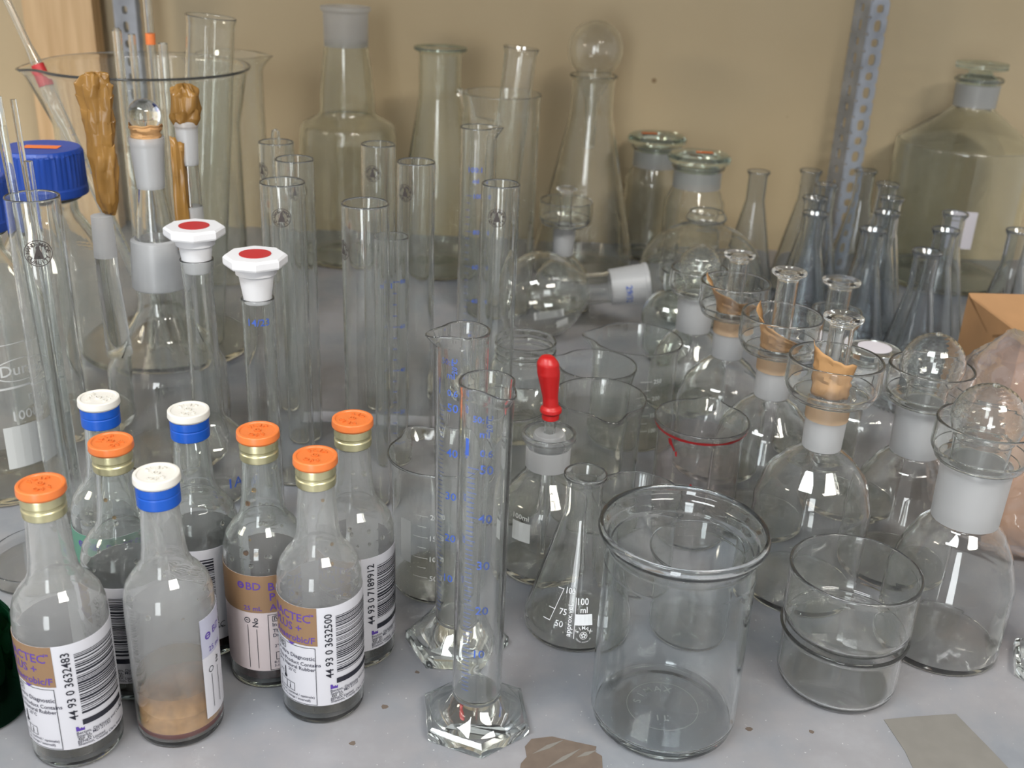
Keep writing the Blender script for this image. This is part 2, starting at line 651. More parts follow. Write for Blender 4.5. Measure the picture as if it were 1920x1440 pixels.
patch('residue_patch', [(.019, .4465), (.030, .449), (.041, .446), (.0535, .443), (.0525, .439), (.056, .436), (.0555, .415), (.012, .415), (.0135, .428), (.0165, .433), (.0155, .4405)], 'patch_brown', 0.0003)
patch('tape_patch', [(.2155, .4745), (.236, .4785), (.2585, .482), (.268, .452), (.275, .428), (.22, .425), (.2195, .45)], 'patch_grey', 0.0003)
for sx, sy, a, l in ((.028, .441, .6, .010), (.036, .433, .7, .012), (.048, .437, .5, .006)):
    c, s = cos(a), sin(a)
    patch('scraped_streak', [(sx - c * l, sy - s * l), (sx + s * .0012, sy - c * .0012), (sx + c * l, sy + s * l), (sx - s * .0014, sy + c * .0014)], 'patch_grey', 0.0005)
for i, (x, y, r) in enumerate(((-.062, .4665, .0028), (-.047, .497, .0016), (-.075, .437, .0022), (.085, .415, .004), (.165, .417, .003), (.138, .462, .002), (.172, .462, .0018))):
    pts = [(x + r * cos(k * 1.05) * random.uniform(.6, 1.2), y + r * sin(k * 1.05) * random.uniform(.5, 1.1)) for k in range(6)]
    patch('rust_speck', pts, 'patch_brown', 0.0002)


def slotted_post(label, x, y, rot, w1, w2, z0=-0.02, z1=0.74):
    e = thing('slotted_post', label, 'shelf post', (x, y, 0), rot)
    pitch, k = 0.0195, 0
    for name, w, axis in (('side_flange', w1, 'y'), ('front_flange', w2, 'x')):
        V, F = [], []
        z = z0
        n = 20
        i = 0
        while z < z1 - 1e-6:
            h = min(pitch, z1 - z)
            cz = z + h / 2
            long_slot = (i % 2 == 0)
            sw, sh = 0.0046, (0.0066 if long_slot else 0.0046)
            k0 = len(V)
            for j in range(n):
                a = 2 * pi * j / n + pi / n
                c, s = cos(a), sin(a)
                # slot outline (superellipse) and the cell's rectangle on the same ray
                q = (abs(c / sw) ** 3 + abs(s / sh) ** 3) ** (-1 / 3)
                V.append((w / 2 + q * c, cz + q * s))
            for j in range(n):
                a = 2 * pi * j / n + pi / n
                c, s = cos(a), sin(a)
                q = min((w / 2) / max(abs(c), 1e-6), (h / 2) / max(abs(s), 1e-6))
                V.append((w / 2 + q * c, cz + q * s))
            for j in range(n):
                m = (j + 1) % n
                F.append((k0 + j, k0 + n + j, k0 + n + m, k0 + m))
            # corner fills keep the strip edges straight
            for cx, sz in ((0, -1), (w, -1), (w, 1), (0, 1)):
                pass
            z += h
            i += 1
        if axis == 'y':
            VV = [(0, a, b) for a, b in V]
        else:
            VV = [(a, 0, b) for a, b in V]
        o = link(name, mesh(name, VV, F, smooth=False), 'steel', e)
        md = o.modifiers.new('thickness', 'SOLIDIFY')
        md.thickness = 0.0018
        md.offset = 0
    return e


slotted_post('slotted steel angle post against the wall behind the small conical flasks', .405, 1.345, 0.25, .036, .024)
slotted_post('slotted steel angle post behind the big beaker of pipettes and tubes', -.498, 1.345, -0.5, .04, .038)
plank = link('wooden_board', boxmesh('wooden_board', -.622, -.536, 1.375, 1.402, 0.0, 0.739), 'wood')
prop(plank, 'pale upright wooden board standing against the back wall', 'wood board')

# ---------------------------------------------------------------- vials with crimped flip caps
VIAL_H = 0.152
R_V = 0.0222
vial_outer = [(0, 0.0012), (.017, 0.0), (R_V, 0.0, .004), (R_V, 0.0765, .004), (.0219, .0825, .004), (.0204, .0885, .004), (.0172, .0935, .004), (.0137, .0975, .004), (.0116, .1025, .005), (.0107, .1090, .008), (.0098, .1220, .01), (.0091, .1335)]
vial_prof = shell(vial_outer, 0.0016, 0.0022)
BAR = [random.choice((1, 1, 1, 2, 2, 3)) for _ in range(60)]


def barcode(p, u0, u1, v0, v1, seed):
    rnd = random.Random(seed)
    v = v1
    unit = 0.00036
    while v > v0 + 0.001:
        w = unit * rnd.choice((1, 1, 1, 2, 2, 3.4))
        g = unit * rnd.choice((1.3, 1.5, 2.2, 3.0))
        p.rect(u0, v - w, u1, v, 8)
        v -= w + g


def vial(x, y, cap, label, band=None, turn=0.0, number='3632483', seed=1, liq=None, gap=None, paper='paper', embossed=0.0, drops=0, glassmat='glass_vial', tz=1.0, amber=True):
    e = thing('culture_vial', label, 'vial', (x, y, 0), 0, 'crimp capped culture vials')
    e.scale = (1, 1, tz)
    f = facing(x, y)
    revolve('bottle_glass', vial_prof, glassmat, e)
    # cap: crimped ring and flip-off disc
    if cap == 'orange':
        ring = revolve('crimp_ring', fil([(.0090, .1325), (.0100, .1325, .0006), (.0102, .1365, .0006), (.0097, .1372, .0004), (.0097, .1382, .0004), (.0102, .139, .0006), (.0100, .1432, .0006), (0, .1432)]), 'gold_ring', e)
        cm, mk, zb = 'orange_cap', 'orange_mark', .1432
    else:
        ring = revolve('crimp_ring', fil([(.0083, .1335), (.0104, .1335, .0006), (.0104, .1392, .0004), (.0101, .1398, .0003), (.0104, .1404, .0004), (.0104, .1448, .0006), (0, .1448)]), 'blue_ring', e)
        cm, mk, zb = 'grey_cap', 'grey_cap_mark', .1448
    zt = zb + .0050
    capo = revolve('flip_cap', fil([(0, zb), (.0106, zb, .0008), (.0113, zb + .0012, .001), (.0111, zt, .0013), (.0094, zt, .0004), (.0090, zt - .0007, .0003), (0, zt - .0007)]), cm, e)
    p = Print()
    p.arc_text('FLIP', 0, 0, .0045, .0036, pi / 2, .5)
    p.arc_text('OFF', 0, 0, .0045, .0036, -pi / 2, .55, True)
    p.ring(0, 0, .0012, .0017, 20)
    p.disc(0, 0, .0005, 10)
    t = p.flat('raised_lettering', capo, cm, 0)
    md = t.modifiers.new('relief', 'SOLIDIFY')
    md.thickness = .0009
    md.offset = 1
    t.location = (0, 0, zt - .0007)
    t.rotation_euler = (0, 0, embossed)
    # label
    if band:
        ang0 = f + turn
        uL, uR = -.068, .052
        if gap:
            uL, uR = gap
        z0, z1 = .0125, .0735
        rl = R_V + .00025
        def strip(nm, u0, u1, v0, v1, mat, par, eps=0.0):
            n = max(4, int((u1 - u0) / .003))
            V, F = [], []
            for r_ in (rl + eps, rl + eps + .00015):
                for i in range(n + 1):
                    a = ang0 + (u0 + (u1 - u0) * i / n) / rl
                    V += [(r_ * cos(a), r_ * sin(a), v0), (r_ * cos(a), r_ * sin(a), v1)]
            m = 2 * (n + 1)
            for i in range(n):
                a = 2 * i
                F.append((m + a, m + a + 2, m + a + 3, m + a + 1))
                F.append((a, a + 1, a + 3, a + 2))
                F.append((a, a + 2, m + a + 2, m + a))
                F.append((a + 1, m + a + 1, m + a + 3, a + 3))
            return link(nm, mesh(nm, V, F, sharp=30), mat, par)
        lab = strip('label', uL, uR, z0, z1, paper, e)
        bm_ = {'brown': 'band_brown', 'grey': 'band_grey', 'green': 'band_green'}[band]
        ub = uL + .034 if gap else 0.0
        if uL < ub:
            strip('colour_band', uL, ub, .0505, z1, bm_, lab, .00018)
        rp = rl + .0004
        ip = 'ink_purple'
        q = Print()
        k = Print()
        g = Print()
        if band == 'brown' or band == 'green':
            q.text('BD', -.0400, .0650, .0066)
            q.text('BACTEC', -.0280, .0645, .0068)
            q.text('TM', -.0040, .0685, .0018)
            q.text('PLUS +', -.0275, .0582, .0066)
            q.text('Anaerobic/F', -.0278, .0520, .0054)
            q.text('25 mL', -.0420, .0520, .0040)
            q.ring(-.0432, .0672, .0012, .0021, 18)
            q.rect(-.0452, .0668, -.0412, .0676)
            q.poly([(-.0175, .0505), (-.0125, .0505), (-.0150, .0488)])
        else:
            q.ring(uL + .005, .0625, .0012, .0021, 18)
            q.rect(uL + .003, .0622, uL + .007, .0629)
            q.text('BD', uL + .009, .0615, .006)
            q.text('25 mL', uL + .005, .0525, .0042)
        if uL < -.05:
            k.frame(-.0292, .0130, -.0012, .0492, .00030)
            k.frame(-.0268, .0446, -.0195, .0482, .00030)
            k.text('IVD', -.0258, .0453, .0034)
            g.text('In vitro Diagnostic', -.0268, .0415, .0034)
            g.text('This Product Contains', -.0268, .0376, .0031)
            g.text('Dry Natural Rubber', -.0268, .0346, .0031)
            g.text('2°C', -.0262, .0278, .0026)
            g.text('25°C', -.0180, .0318, .0026)
            k.rect(-.0212, .0268, -.0204, .0326)
            k.disc(-.0208, .0266, .0011, 10)
            k.frame(-.0258, .0196, -.0198, .0246, .00028)
            k.frame(-.0200, .0196, -.0140, .0246, .00028)
            k.text('i', -.0176, .0204, .0050)
            g.text('8-10 mL (optimal / optimale)', -.0268, .0174, .0021)
            g.text('3-10 mL (range / intervall)', -.0268, .0150, .0021)
            k.ring(-.0405, .0455, .0014, .0018, 18)
            k.rect(-.0413, .0453, -.0397, .0457)
            k.text('No', -.0345, .0415, .0046, pi / 2)
            k.rect(-.0406, .0145, -.0403, .0425)
            k.rect(-.0356, .0145, -.0353, .0400)
        if gap:
            k.ring(uL + .0055, .0415, .0014, .0018, 18)
            k.text('Nr', uL + .0125, .0425, .004, pi / 2)
            k.rect(uL + .0055, .0175, uL + .0058, .0385)
            k.rect(uL + .0110, .0175, uL + .0113, .0400)
        if not gap:
            k.text('44 93 0 ' + number, .0078, .0300, .0058, pi / 2, 'L')
            barcode(k, .0098, .035, .0310, .0675, seed)
            k.rect(.0095, .0258, .035, .0290, 10)
            q.poly([(.0060, .0228), (.0100, .0228), (.0100, .0248), (.0092, .0240), (.0085, .0248), (.0078, .0240), (.0070, .0256), (.0060, .0256)])
            g.text('Becton, Dickinson and Company', .0060, .0208, .0024)
            g.text('Sparks, MD 21152', .0060, .0190, .0024)
            k.text('REF  EC', .0065, .0173, .002)
            g.text('BENEX Limited', .0060, .0156, .0022)
            g.text('Shannon, County Clare, Ireland', .0060, .0140, .0022)
            k.ring(.0345, .0225, .0016, .0020, 14, 1, radians(60), radians(300))
            k.ring(.0380, .0225, .0016, .0020, 14, 1, radians(60), radians(300))
        for nm, pr, mt in (('brand_lettering', q, ip), ('label_print', k, 'ink_black'), ('small_print', g, 'ink_grey')):
            if pr.v:
                pr.wrap(nm, lab, mt, rp, ang0, .0)['kind'] = 'stuff'
    # what is left inside
    ri = R_V - .00168
    if liq == 'dark' or liq == 'blood':
        revolve('liquid', fil([(0, .0036), (ri - .003, .0036, .002), (ri, .0060, .001), (ri, .0175), (0, .0175)]), liq + '_liquid', e)
    elif liq == 'culture':
        revolve('sediment', fil([(0, .0046), (ri - .002, .0046, .002), (ri - .0001, .0065, .001), (ri - .0001, .0205), (.010, .0235), (0, .0210)]), 'sediment', e, warp=lambda v: v if v.z < .012 else Vector((v.x, v.y, v.z + .0035 * noise.noise(v * 120) + v.y * .12)))
        revolve('sediment_layer', [(ri - .0005, .0046), (ri + .0001, .0058), (ri + .0001, .0078), (ri - .0003, .0084), (ri - .0005, .0046)], 'sediment_red', e)
        revolve('liquid', [(0, .0300), (ri, .0300), (ri, .0350), (ri - .0012, .0345), (0, .0340)], 'straw_liquid', e)
    if drops:
        rnd = random.Random(seed + 5)
        for nm, mt, cnt in (('droplets', 'droplet', drops), ('amber_droplets', 'droplet_amber', drops // 3 if amber else 0)):
            if not cnt:
                continue
            bmm = bmesh.new()
            for _ in range(cnt):
                z = rnd.uniform(.074, .128)
                a = f + rnd.uniform(-1.1, 1.1)
                rr = (.0091 - .0017) + (.0105 - .0091) * (.1335 - z) / .0215 if z > .112 else None
                if rr is None:
                    zs = [(.0222, .0765), (.0219, .0825), (.0204, .0885), (.0172, .0935), (.0137, .0975), (.0116, .1025), (.0107, .1090), (.0105, .112)]
                    rr = .0205
                    for (r0, za), (r1, zb_) in zip(zs, zs[1:]):
                        if za <= z <= zb_:
                            rr = r0 + (r1 - r0) * (z - za) / (zb_ - za)
                    rr -= .0017
                s = rnd.uniform(.0006, .0014)
                mtx = Matrix.Translation((rr * cos(a), rr * sin(a), z)) @ Matrix.Diagonal((s, s, s * 1.1, 1))
                bmesh.ops.create_icosphere(bmm, subdivisions=2, radius=1, matrix=mtx)
            me = bpy.data.meshes.new(nm)
            bmm.to_mesh(me)
            bmm.free()
            me.polygons.foreach_set('use_smooth', [True] * len(me.polygons))
            o = link(nm, me, mt, e)
            o['kind'] = 'stuff'
    return e


vial(-.2165, .4315, 'orange', 'orange-capped vial with brown-banded barcode label, nearest the shelf corner, dark liquid below', 'brown', -.30, '3632483', 1, 'dark', glassmat='glass_misty', embossed=.6, tz=1.02)
vial(-.2030, .4830, 'orange', 'orange-capped vial directly behind the front orange vial, amber spots in its neck', 'brown', -.9, '3632451', 2, 'dark', embossed=1.0, drops=9)
vial(-.1685, .4490, 'white', 'white-and-blue-capped vial with tan sediment showing through its unlabelled side', 'grey', 0, '3632410', 3, 'culture', gap=(.0135, .094), embossed=.35, drops=12, glassmat='glass_misty', amber=False)
vial(-.2270, .5310, 'white', 'white-and-blue-capped vial with green label band, farthest back of the vials', 'green', .95, '3632400', 4, 'dark', embossed=1.5, drops=8, amber=False)
vial(-.1745, .5210, 'white', 'white-and-blue-capped vial with big drops in its neck, behind the sediment vial', 'brown', -1.25, '3632422', 5, 'blood', paper='paper', embossed=.3, drops=8, amber=False)
vial(-.1315, .4985, 'orange', 'orange-capped vial with full brown lettered band and pinkish label, mid-row', 'brown', 1.25, '3632477', 6, 'blood', paper='paper_pink', embossed=.2, drops=24, tz=1.015)
vial(-.0965, .4720, 'orange', 'orange-capped vial in front of the row with barcode 3632500 facing out', 'brown', -.10, '3632500', 7, 'dark', embossed=-.1, drops=16, glassmat='glass_misty', tz=1.02)
vial(-.0850, .5180, 'orange', 'orange-capped vial with barcode 7189912, nearest the graduated cylinders', 'brown', .12, '7189912', 8, 'dark', embossed=2.7, drops=20, glassmat='glass_misty', amber=False, tz=1.015)


# ---------------------------------------------------------------- graduated cylinders
def hex_base(name, parent, R, h, mat, rot):
    V, F = [], []
    n = 6
    for r, z in ((R, 0.0), (R, h * .75), (R - h * .35, h)):
        for j in range(n):
            a = rot + 2 * pi * j / n
            V.append((r * cos(a), r * sin(a), z))
    F.append(tuple(range(n))[::-1])
    for k in (0, 1):
        for j in range(n):
            F.append((k * n + j, k * n + (j + 1) % n, (k + 1) * n + (j + 1) % n, (k + 1) * n + j))
    # dome of the foot
    seg = 36
    rings = [(R * .80, h), (R * .70, h + .0028), (.0155, h + .0075), (.0130, h + .0105)]
    k0 = len(V)
    for r, z in rings:
        for j in range(seg):
            a = rot + 2 * pi * j / seg
            V.append((r * cos(a), r * sin(a), z))
    for i in range(len(rings) - 1):
        for j in range(seg):
            m = (j + 1) % seg
            F.append((k0 + i * seg + j, k0 + i * seg + m, k0 + (i + 1) * seg + m, k0 + (i + 1) * seg + j))
    F.append(tuple(range(len(V) - seg, len(V))))
    # ring between the hexagon and the dome
    o6 = 2 * n
    per = seg // n
    for j in range(n):
        m = (j + 1) % n
        idx = [k0 + (j * per + q) % seg for q in range(per + 1)]
        for q in range(per):
            F.append((idx[q], o6 + j, idx[q + 1]) if q < per / 2 else (idx[q], o6 + m, idx[q + 1]))
        F.append((o6 + j, o6 + m, idx[per // 2]))
    me = mesh(name, V, F, sharp=25)
    bmm = bmesh.new()
    bmm.from_mesh(me)
    bmesh.ops.recalc_face_normals(bmm, faces=bmm.faces)
    bmm.to_mesh(me)
    bmm.free()
    o = link(name, me, mat, parent)
    return o


def grad_cylinder(x, y, label, H=.2, R=.0132, rot=.3, turn=0.0, sp=0.0, hexr=.031, marks=True, maxv=50, group='hexagonal footed graduated cylinders'):
    e = thing('graduated_cylinder', label, 'cylinder', (x, y, 0), 0, group)
    f = facing(x, y)
    hex_base('hexagonal_foot', e, hexr, .0075, 'solid', f + rot)
    out = [(0, .0185), (R * .6, .0185), (R, .0185, .003), (R, H - .006, .01), (R + .0006, H)]
    revolve('tube', shell(out, .0013, .002), 'glass', e, 48, warp=spout(f + sp, H, .02, .008, .42, -.001))
    if marks:
        k = Print()
        n = maxv
        z0, z1 = .026, H * .80
        for i in range(1, n + 1):
            z = z0 + (z1 - z0) * i / n
            w = .0058 if i % 10 == 0 else (.005 if i % 5 == 0 else .004)
            k.rect(-.0052 , z - .00014, -.0052 + w, z + .00014, 2)
            if i % 10 == 0:
                k.text(str(i), .0012, z - .0022, .0068)
        k.text('0.6', .0010, z1 + .0070, .0052)
        k.text('ml', .0006, z1 + .0170, .0052)
        k.text('50:1', -.0030, z1 + .0245, .0046)
        k.text('20°C', .0065, z1 + .0200, .0042, pi / 2)
        k.rect(-.0068, z1 + .0060, -.0048, z1 + .0150)
        k.wrap('scale_print', e, 'ink_blue', R, f + turn, .0002)
    return e


grad_cylinder(-.0115, .4605, 'clear graduated cylinder in front with blue scale and hexagonal glass foot', turn=-.25, sp=.55, rot=.12)
grad_cylinder(-.0262, .5270, 'graduated cylinder with pouring lip standing just behind the front cylinder', turn=-.75, sp=-1.25, rot=.45)
grad_cylinder(.3370, .5230, 'footed cylinder cut by the picture edge beside the ball-stoppered bottle', rot=.2, marks=False)
# ---------------------------------------------------------------- front jar, dishes, flasks, beakers
def jar_front():
    e = thing('glass_jar', 'wide glass jar with thick bluish flared rim at the shelf front', 'jar', (.0910, .4710, 0))
    H = .120
    out = [(0, .003), (.030, .0015), (.0380, .0, .004), (.0398, .008, .008), (.0392, .098, .012), (.0384, .1075, .003), (.0400, .1125, .003), (.0428, .1150, .003), (.0440, .1180, .002), (.0432, .1205)]
    revolve('body', shell(out, .0024, .0035), 'glass_jar', e, 64)
    p = Print()
    p.arc_text('SIMAX', 0, 0, .012, .006, radians(120), .42)
    p.ring(0, 0, .0195, .0198, 40)
    p.text('1 L', -.004, -.012, .006)
    p.flat('moulded_lettering', e, 'ink_faint', .0062)


jar_front()


def dish(x, y, z, R, H, label, mat='glass', t=.0018, fillet=.006, rt=1.0, cat='dish', rim=0.0):
    out = [(0, .0), (R * .5, .0), (R * rt, .0, fillet), (R, H - .004, .004), (R + rim, H - .0008, .001), (R + rim, H)]
    o = revolve('glass_dish', shell(out, t, t * 1.2), mat, None, 56)
    o.location = (x, y, z)
    return prop(o, label, cat)


dish(.1965, .5080, 0, .0340, .0370, 'lower glass dish carrying a second dish, beside the front jar', fillet=.009, rim=.0022)
o = dish(.1965, .5080, .0376, .0358, .0385, 'upper glass dish stacked on another glass dish', fillet=.012, rim=.0006)


def erlenmeyer(name, x, y, R, H, rn, label, mat='glass', t=.0012, neck=None, group=None, lip=.0022, zc=None, cat='flask', tilt=None):
    neck = neck or H * .24
    zc = zc or R * .30
    out = [(0, .0015), (R * .75, 0), (R, 0, R * .17), (R * .98, zc, R * .25), (rn + .0002, H - neck, .02), (rn, H - .006, .003), (rn + lip, H - .0012, .0012), (rn + lip * .9, H)]
    e = thing(name, label, cat, (x, y, 0), 0, group)
    revolve('body', shell(out, t, t * 1.3), mat, e, 48)
    return e


def cone_r(R, H, rn, neck):
    return lambda z: R * .985 + (rn - R * .985) * (z - R * .30) / (H - neck - R * .30) if z > R * .30 else R * .985


e = erlenmeyer('conical_flask', .0455, .5520, .0320, .105, .0108, '100 ml conical flask with white printed scale, in front of the dropper bottle')
f = facing(.0455, .552)
k = Print()
cr = cone_r(.0320, .105, .0108, .0252)
for zz, s in ((.018, '50'), (.0255, '75'), (.0385, '100')):
    k.text(s, -.0100 + (zz - .018) * .2, zz - .0020, .0052)
    k.rect(-.0185 + (zz - .018) * .28, zz - .0002, -.0135 + (zz - .018) * .28, zz + .0002, 2)
k.poly([(-.0139, .018), (-.0135, .018), (-.0078, .0387), (-.0082, .0387)])
k.text('approx.vol.', -.0002, .0115, .0044, pi / 2)
k.rect(.0016, .0105, .0020, .0345)
k.text('100', .0030, .0305, .0058)
k.text('ml', .0050, .0258, .0052)
k.rect(.0020, .0185, .0125, .0250, 4)
k.arc_text('SIMAX', .0072, .0125, .0036, .0030, pi / 2, .50)
k.arc_text('CZECH REPUBLIC', .0072, .0125, .0038, .0011, -pi / 2, .17, True)
k.ring(.0072, .0125, .0019, .0022, 20)
for i in range(5):
    a = pi / 2 + i * 2 * pi / 5
    k.disc(.0072 + .0010 * cos(a), .0125 + .0010 * sin(a), .00055, 8)
k.wrap('scale_print', e, 'ink_white', cr, f - .05, .0003)


# dropper bottle
e = thing('dropper_bottle', 'dropper bottle with red rubber bulb on its pipette', 'bottle', (.0255, .6170, 0))
f = facing(.0255, .617)
out = [(0, .002), (.024, 0), (.0295, 0, .005), (.0295, .052, .014), (.0150, .0700, .008), (.0138, .0760, .002), (.0138, .0885, .002), (.0178, .0955, .002), (.0175, .0985)]
revolve('body', shell(out, .0022, .003), 'glass', e)
revolve('ground_neck', fil([(.0142, .0748), (.0144, .0750), (.0146, .0890), (.0112, .0892), (.0110, .0750), (.0142, .0748)]), 'frost', e)
revolve('ground_stopper', fil([(.0045, .0760), (.0095, .0762), (.0105, .0960, .001), (.0098, .0985, .001), (.0040, .0990), (.0040, .0765), (.0045, .0760)]), 'frost_thin', e)
revolve('pipette', shell([(0, .008), (.0012, .008), (.0016, .02), (.0036, .045), (.0038, .1175)], .0007), 'glass', e, 20)
revolve('rubber_bulb', fil([(.0039, .1085), (.0056, .1085, .0006), (.0056, .1125, .0008), (.0071, .1138, .001), (.0068, .1160, .001), (.0050, .1178, .002), (.0050, .1240, .010), (.0072, .1400, .010), (.0070, .1470, .004), (.0040, .1515, .004), (0, .1520)]), 'red_rubber', e, 28, warp=lambda v: Vector((v.x - max(0, v.z - .116) * .12, v.y, v.z)))
k = Print()
k.rect(-.022, .032, -.0085, .046, 5)
k.wrap('marking_field', e, 'ink_faint', .0295, f + .0, .0002)
k = Print()
k.text('100ml', -.0215, .048, .0052)
k.wrap('volume_print', e, 'ink_faint', .0295, f, .0002)


def beaker(x, y, R, H, label, mat='glass', sp=0.0, t=.0011, scale=None, flare=.0028, turn=0.0, ink='ink_faint', out=.008, drop=-.001, group='spouted beakers', spoutless=False, field=False):
    e = thing('beaker', label, 'beaker', (x, y, 0), 0, group)
    f = facing(x, y)
    o = [(0, .001), (R * .8, 0), (R, 0, R * .16), (R, H - .012, .03), (R + flare, H - .001, .001), (R + flare, H)]
    revolve('body', shell(o, t, t * 1.4), mat, e, 56, warp=None if spoutless else spout(f + sp, H, .022, out, .24, drop))
    if scale:
        k = Print()
        for s, zz in scale:
            k.text(s, .0015, zz - .0018, .0050)
            k.rect(-.0095, zz - .0002, .0, zz + .0002, 3)
        for (s, z1), (s2, z2) in zip(scale, scale[1:]):
            k.rect(-.0065, (z1 + z2) / 2 - .0002, -.001, (z1 + z2) / 2 + .0002, 3)
        if field:
            k.rect(-.020, scale[0][1] + .008, -.0115, scale[-1][1] - .006, 4)
        k.wrap('scale_print', e, ink, R, f + turn, .00025)
    return e


beaker(-.0420, .5935, .0310, .0935, 'beaker with white 50 to 200 scale behind the graduated cylinders', 'glass_dusty', sp=-2.6, scale=(('50', .020), ('100', .034), ('150', .049), ('200', .064)), turn=-.25, field=True)
beaker(.0620, .6860, .0305, .0950, 'beaker with its pouring lip towards the front, beside the red dropper bulb', sp=.25, out=.010)
beaker(.0645, .7610, .0285, .0885, 'beaker directly behind the front-lipped beaker', sp=-1.7)
beaker(.1010, .8220, .0350, .0880, 'beaker with faint white 100 to 250 scale, rearmost of the beaker cluster', 'glass_dusty', sp=-1.6, scale=(('100', .020), ('150', .034), ('200', .049), ('250', .064)), turn=.45)
beaker(.0850, .6055, .0255, .0640, 'low beaker half hidden between the conical flask and the red-stained beaker', sp=.9)
beaker(-.0030, .6900, .0270, .0840, 'beaker behind the graduated cylinders, just beside the dropper bottle', 'glass_dusty', sp=2.4)
eb = beaker(.1325, .6700, .0300, .0890, 'small beaker with dark red dye stain along its rim', sp=3.0, mat='glass')
# red stain on the rim: a band that runs round the front and two drips
f = facing(.1325, .67)
k = Print()
n = 30
pts = []
for i in range(n + 1):
    a = -1.45 + 2.9 * i / n
    w = .0009 + .0005 * noise.noise(Vector((a * 3, .3, .2)))
    lo = .0845 + .0025 * (abs(a) / 1.45) ** 3
    pts.append((a * .0318, lo - w, lo + w))
V = [(u, b) for u, b, c in pts] + [(u, c) for u, b, c in pts]
k.add(V, [(i, i + 1, n + 2 + i, n + 1 + i) for i in range(n)])
k.poly([(-.0225, .0820), (-.0200, .0830), (-.0185, .0780), (-.0165, .0745), (-.0175, .0735), (-.0200, .0765), (-.0225, .0785)])
k.poly([(-.0165, .0735), (-.0150, .0745), (-.0145, .0705), (-.0160, .0705)])
k.poly([(-.004, .051), (-.002, .053), (-.0005, .050), (-.002, .047)])
k.wrap('dye_stain', eb, 'red_stain', lambda z: .0300 + max(0, (z - .077) / .012) * .0028 + .0002, f, .0002)
revolve('dye_film', [(.0284, .004), (.0284, .074), (.0282, .0745), (.0281, .004), (.0284, .004)], 'red_film', eb)
beaker(.1195, .5560, .0285, .0560, 'shallow beaker whose rim shows behind the front jar', spoutless=True, flare=.004)

# jar with a threaded mouth behind the beakers
e = thing('glass_jar', 'jar with ringed screw mouth standing behind the tall tubes', 'jar', (.0095, .8200, 0))
out = [(0, .002), (.026, 0), (.0300, 0, .005), (.0300, .060, .008), (.0255, .068, .004), (.0262, .0705, .001), (.0252, .073, .001), (.0262, .0755, .001), (.0252, .078, .001), (.0258, .0825)]
revolve('body', shell(out, .002, .003), 'glass_dusty', e)


# ---------------------------------------------------------------- bottles with a glass collar round the neck
def ragged_paper(name, parent, ang, span, r0, r1, z0, z1, mat='kraft', seed=1, slant=.4):
    nu, nv = 16, 12
    V, F = [], []
    for j in range(nv + 1):
        t = j / nv
        for i in range(nu + 1):
            s = i / nu
            a = ang + (s - .5) * span
            top = z1 - slant * (z1 - z0) * s + .003 * noise.noise(Vector((s * 6, seed, 0)))
            z = z0 + (top - z0) * t
            r = r0 + (r1 - r0) * t * t + .0016 * noise.noise(Vector((s * 5 + seed, t * 5, 1.3))) + .0009 * noise.noise(Vector((s * 13 + seed, t * 13, 4)))
            V.append((r * cos(a), r * sin(a), z))
    for j in range(nv):
        for i in range(nu):
            k = j * (nu + 1) + i
            F.append((k, k + 1, k + nu + 2, k + nu + 1))
    o = link(name, mesh(name, V, F, sharp=25), mat, parent)
    md = o.modifiers.new('thickness', 'SOLIDIFY')
    md.thickness = .00025
    md.offset = 0
    return o


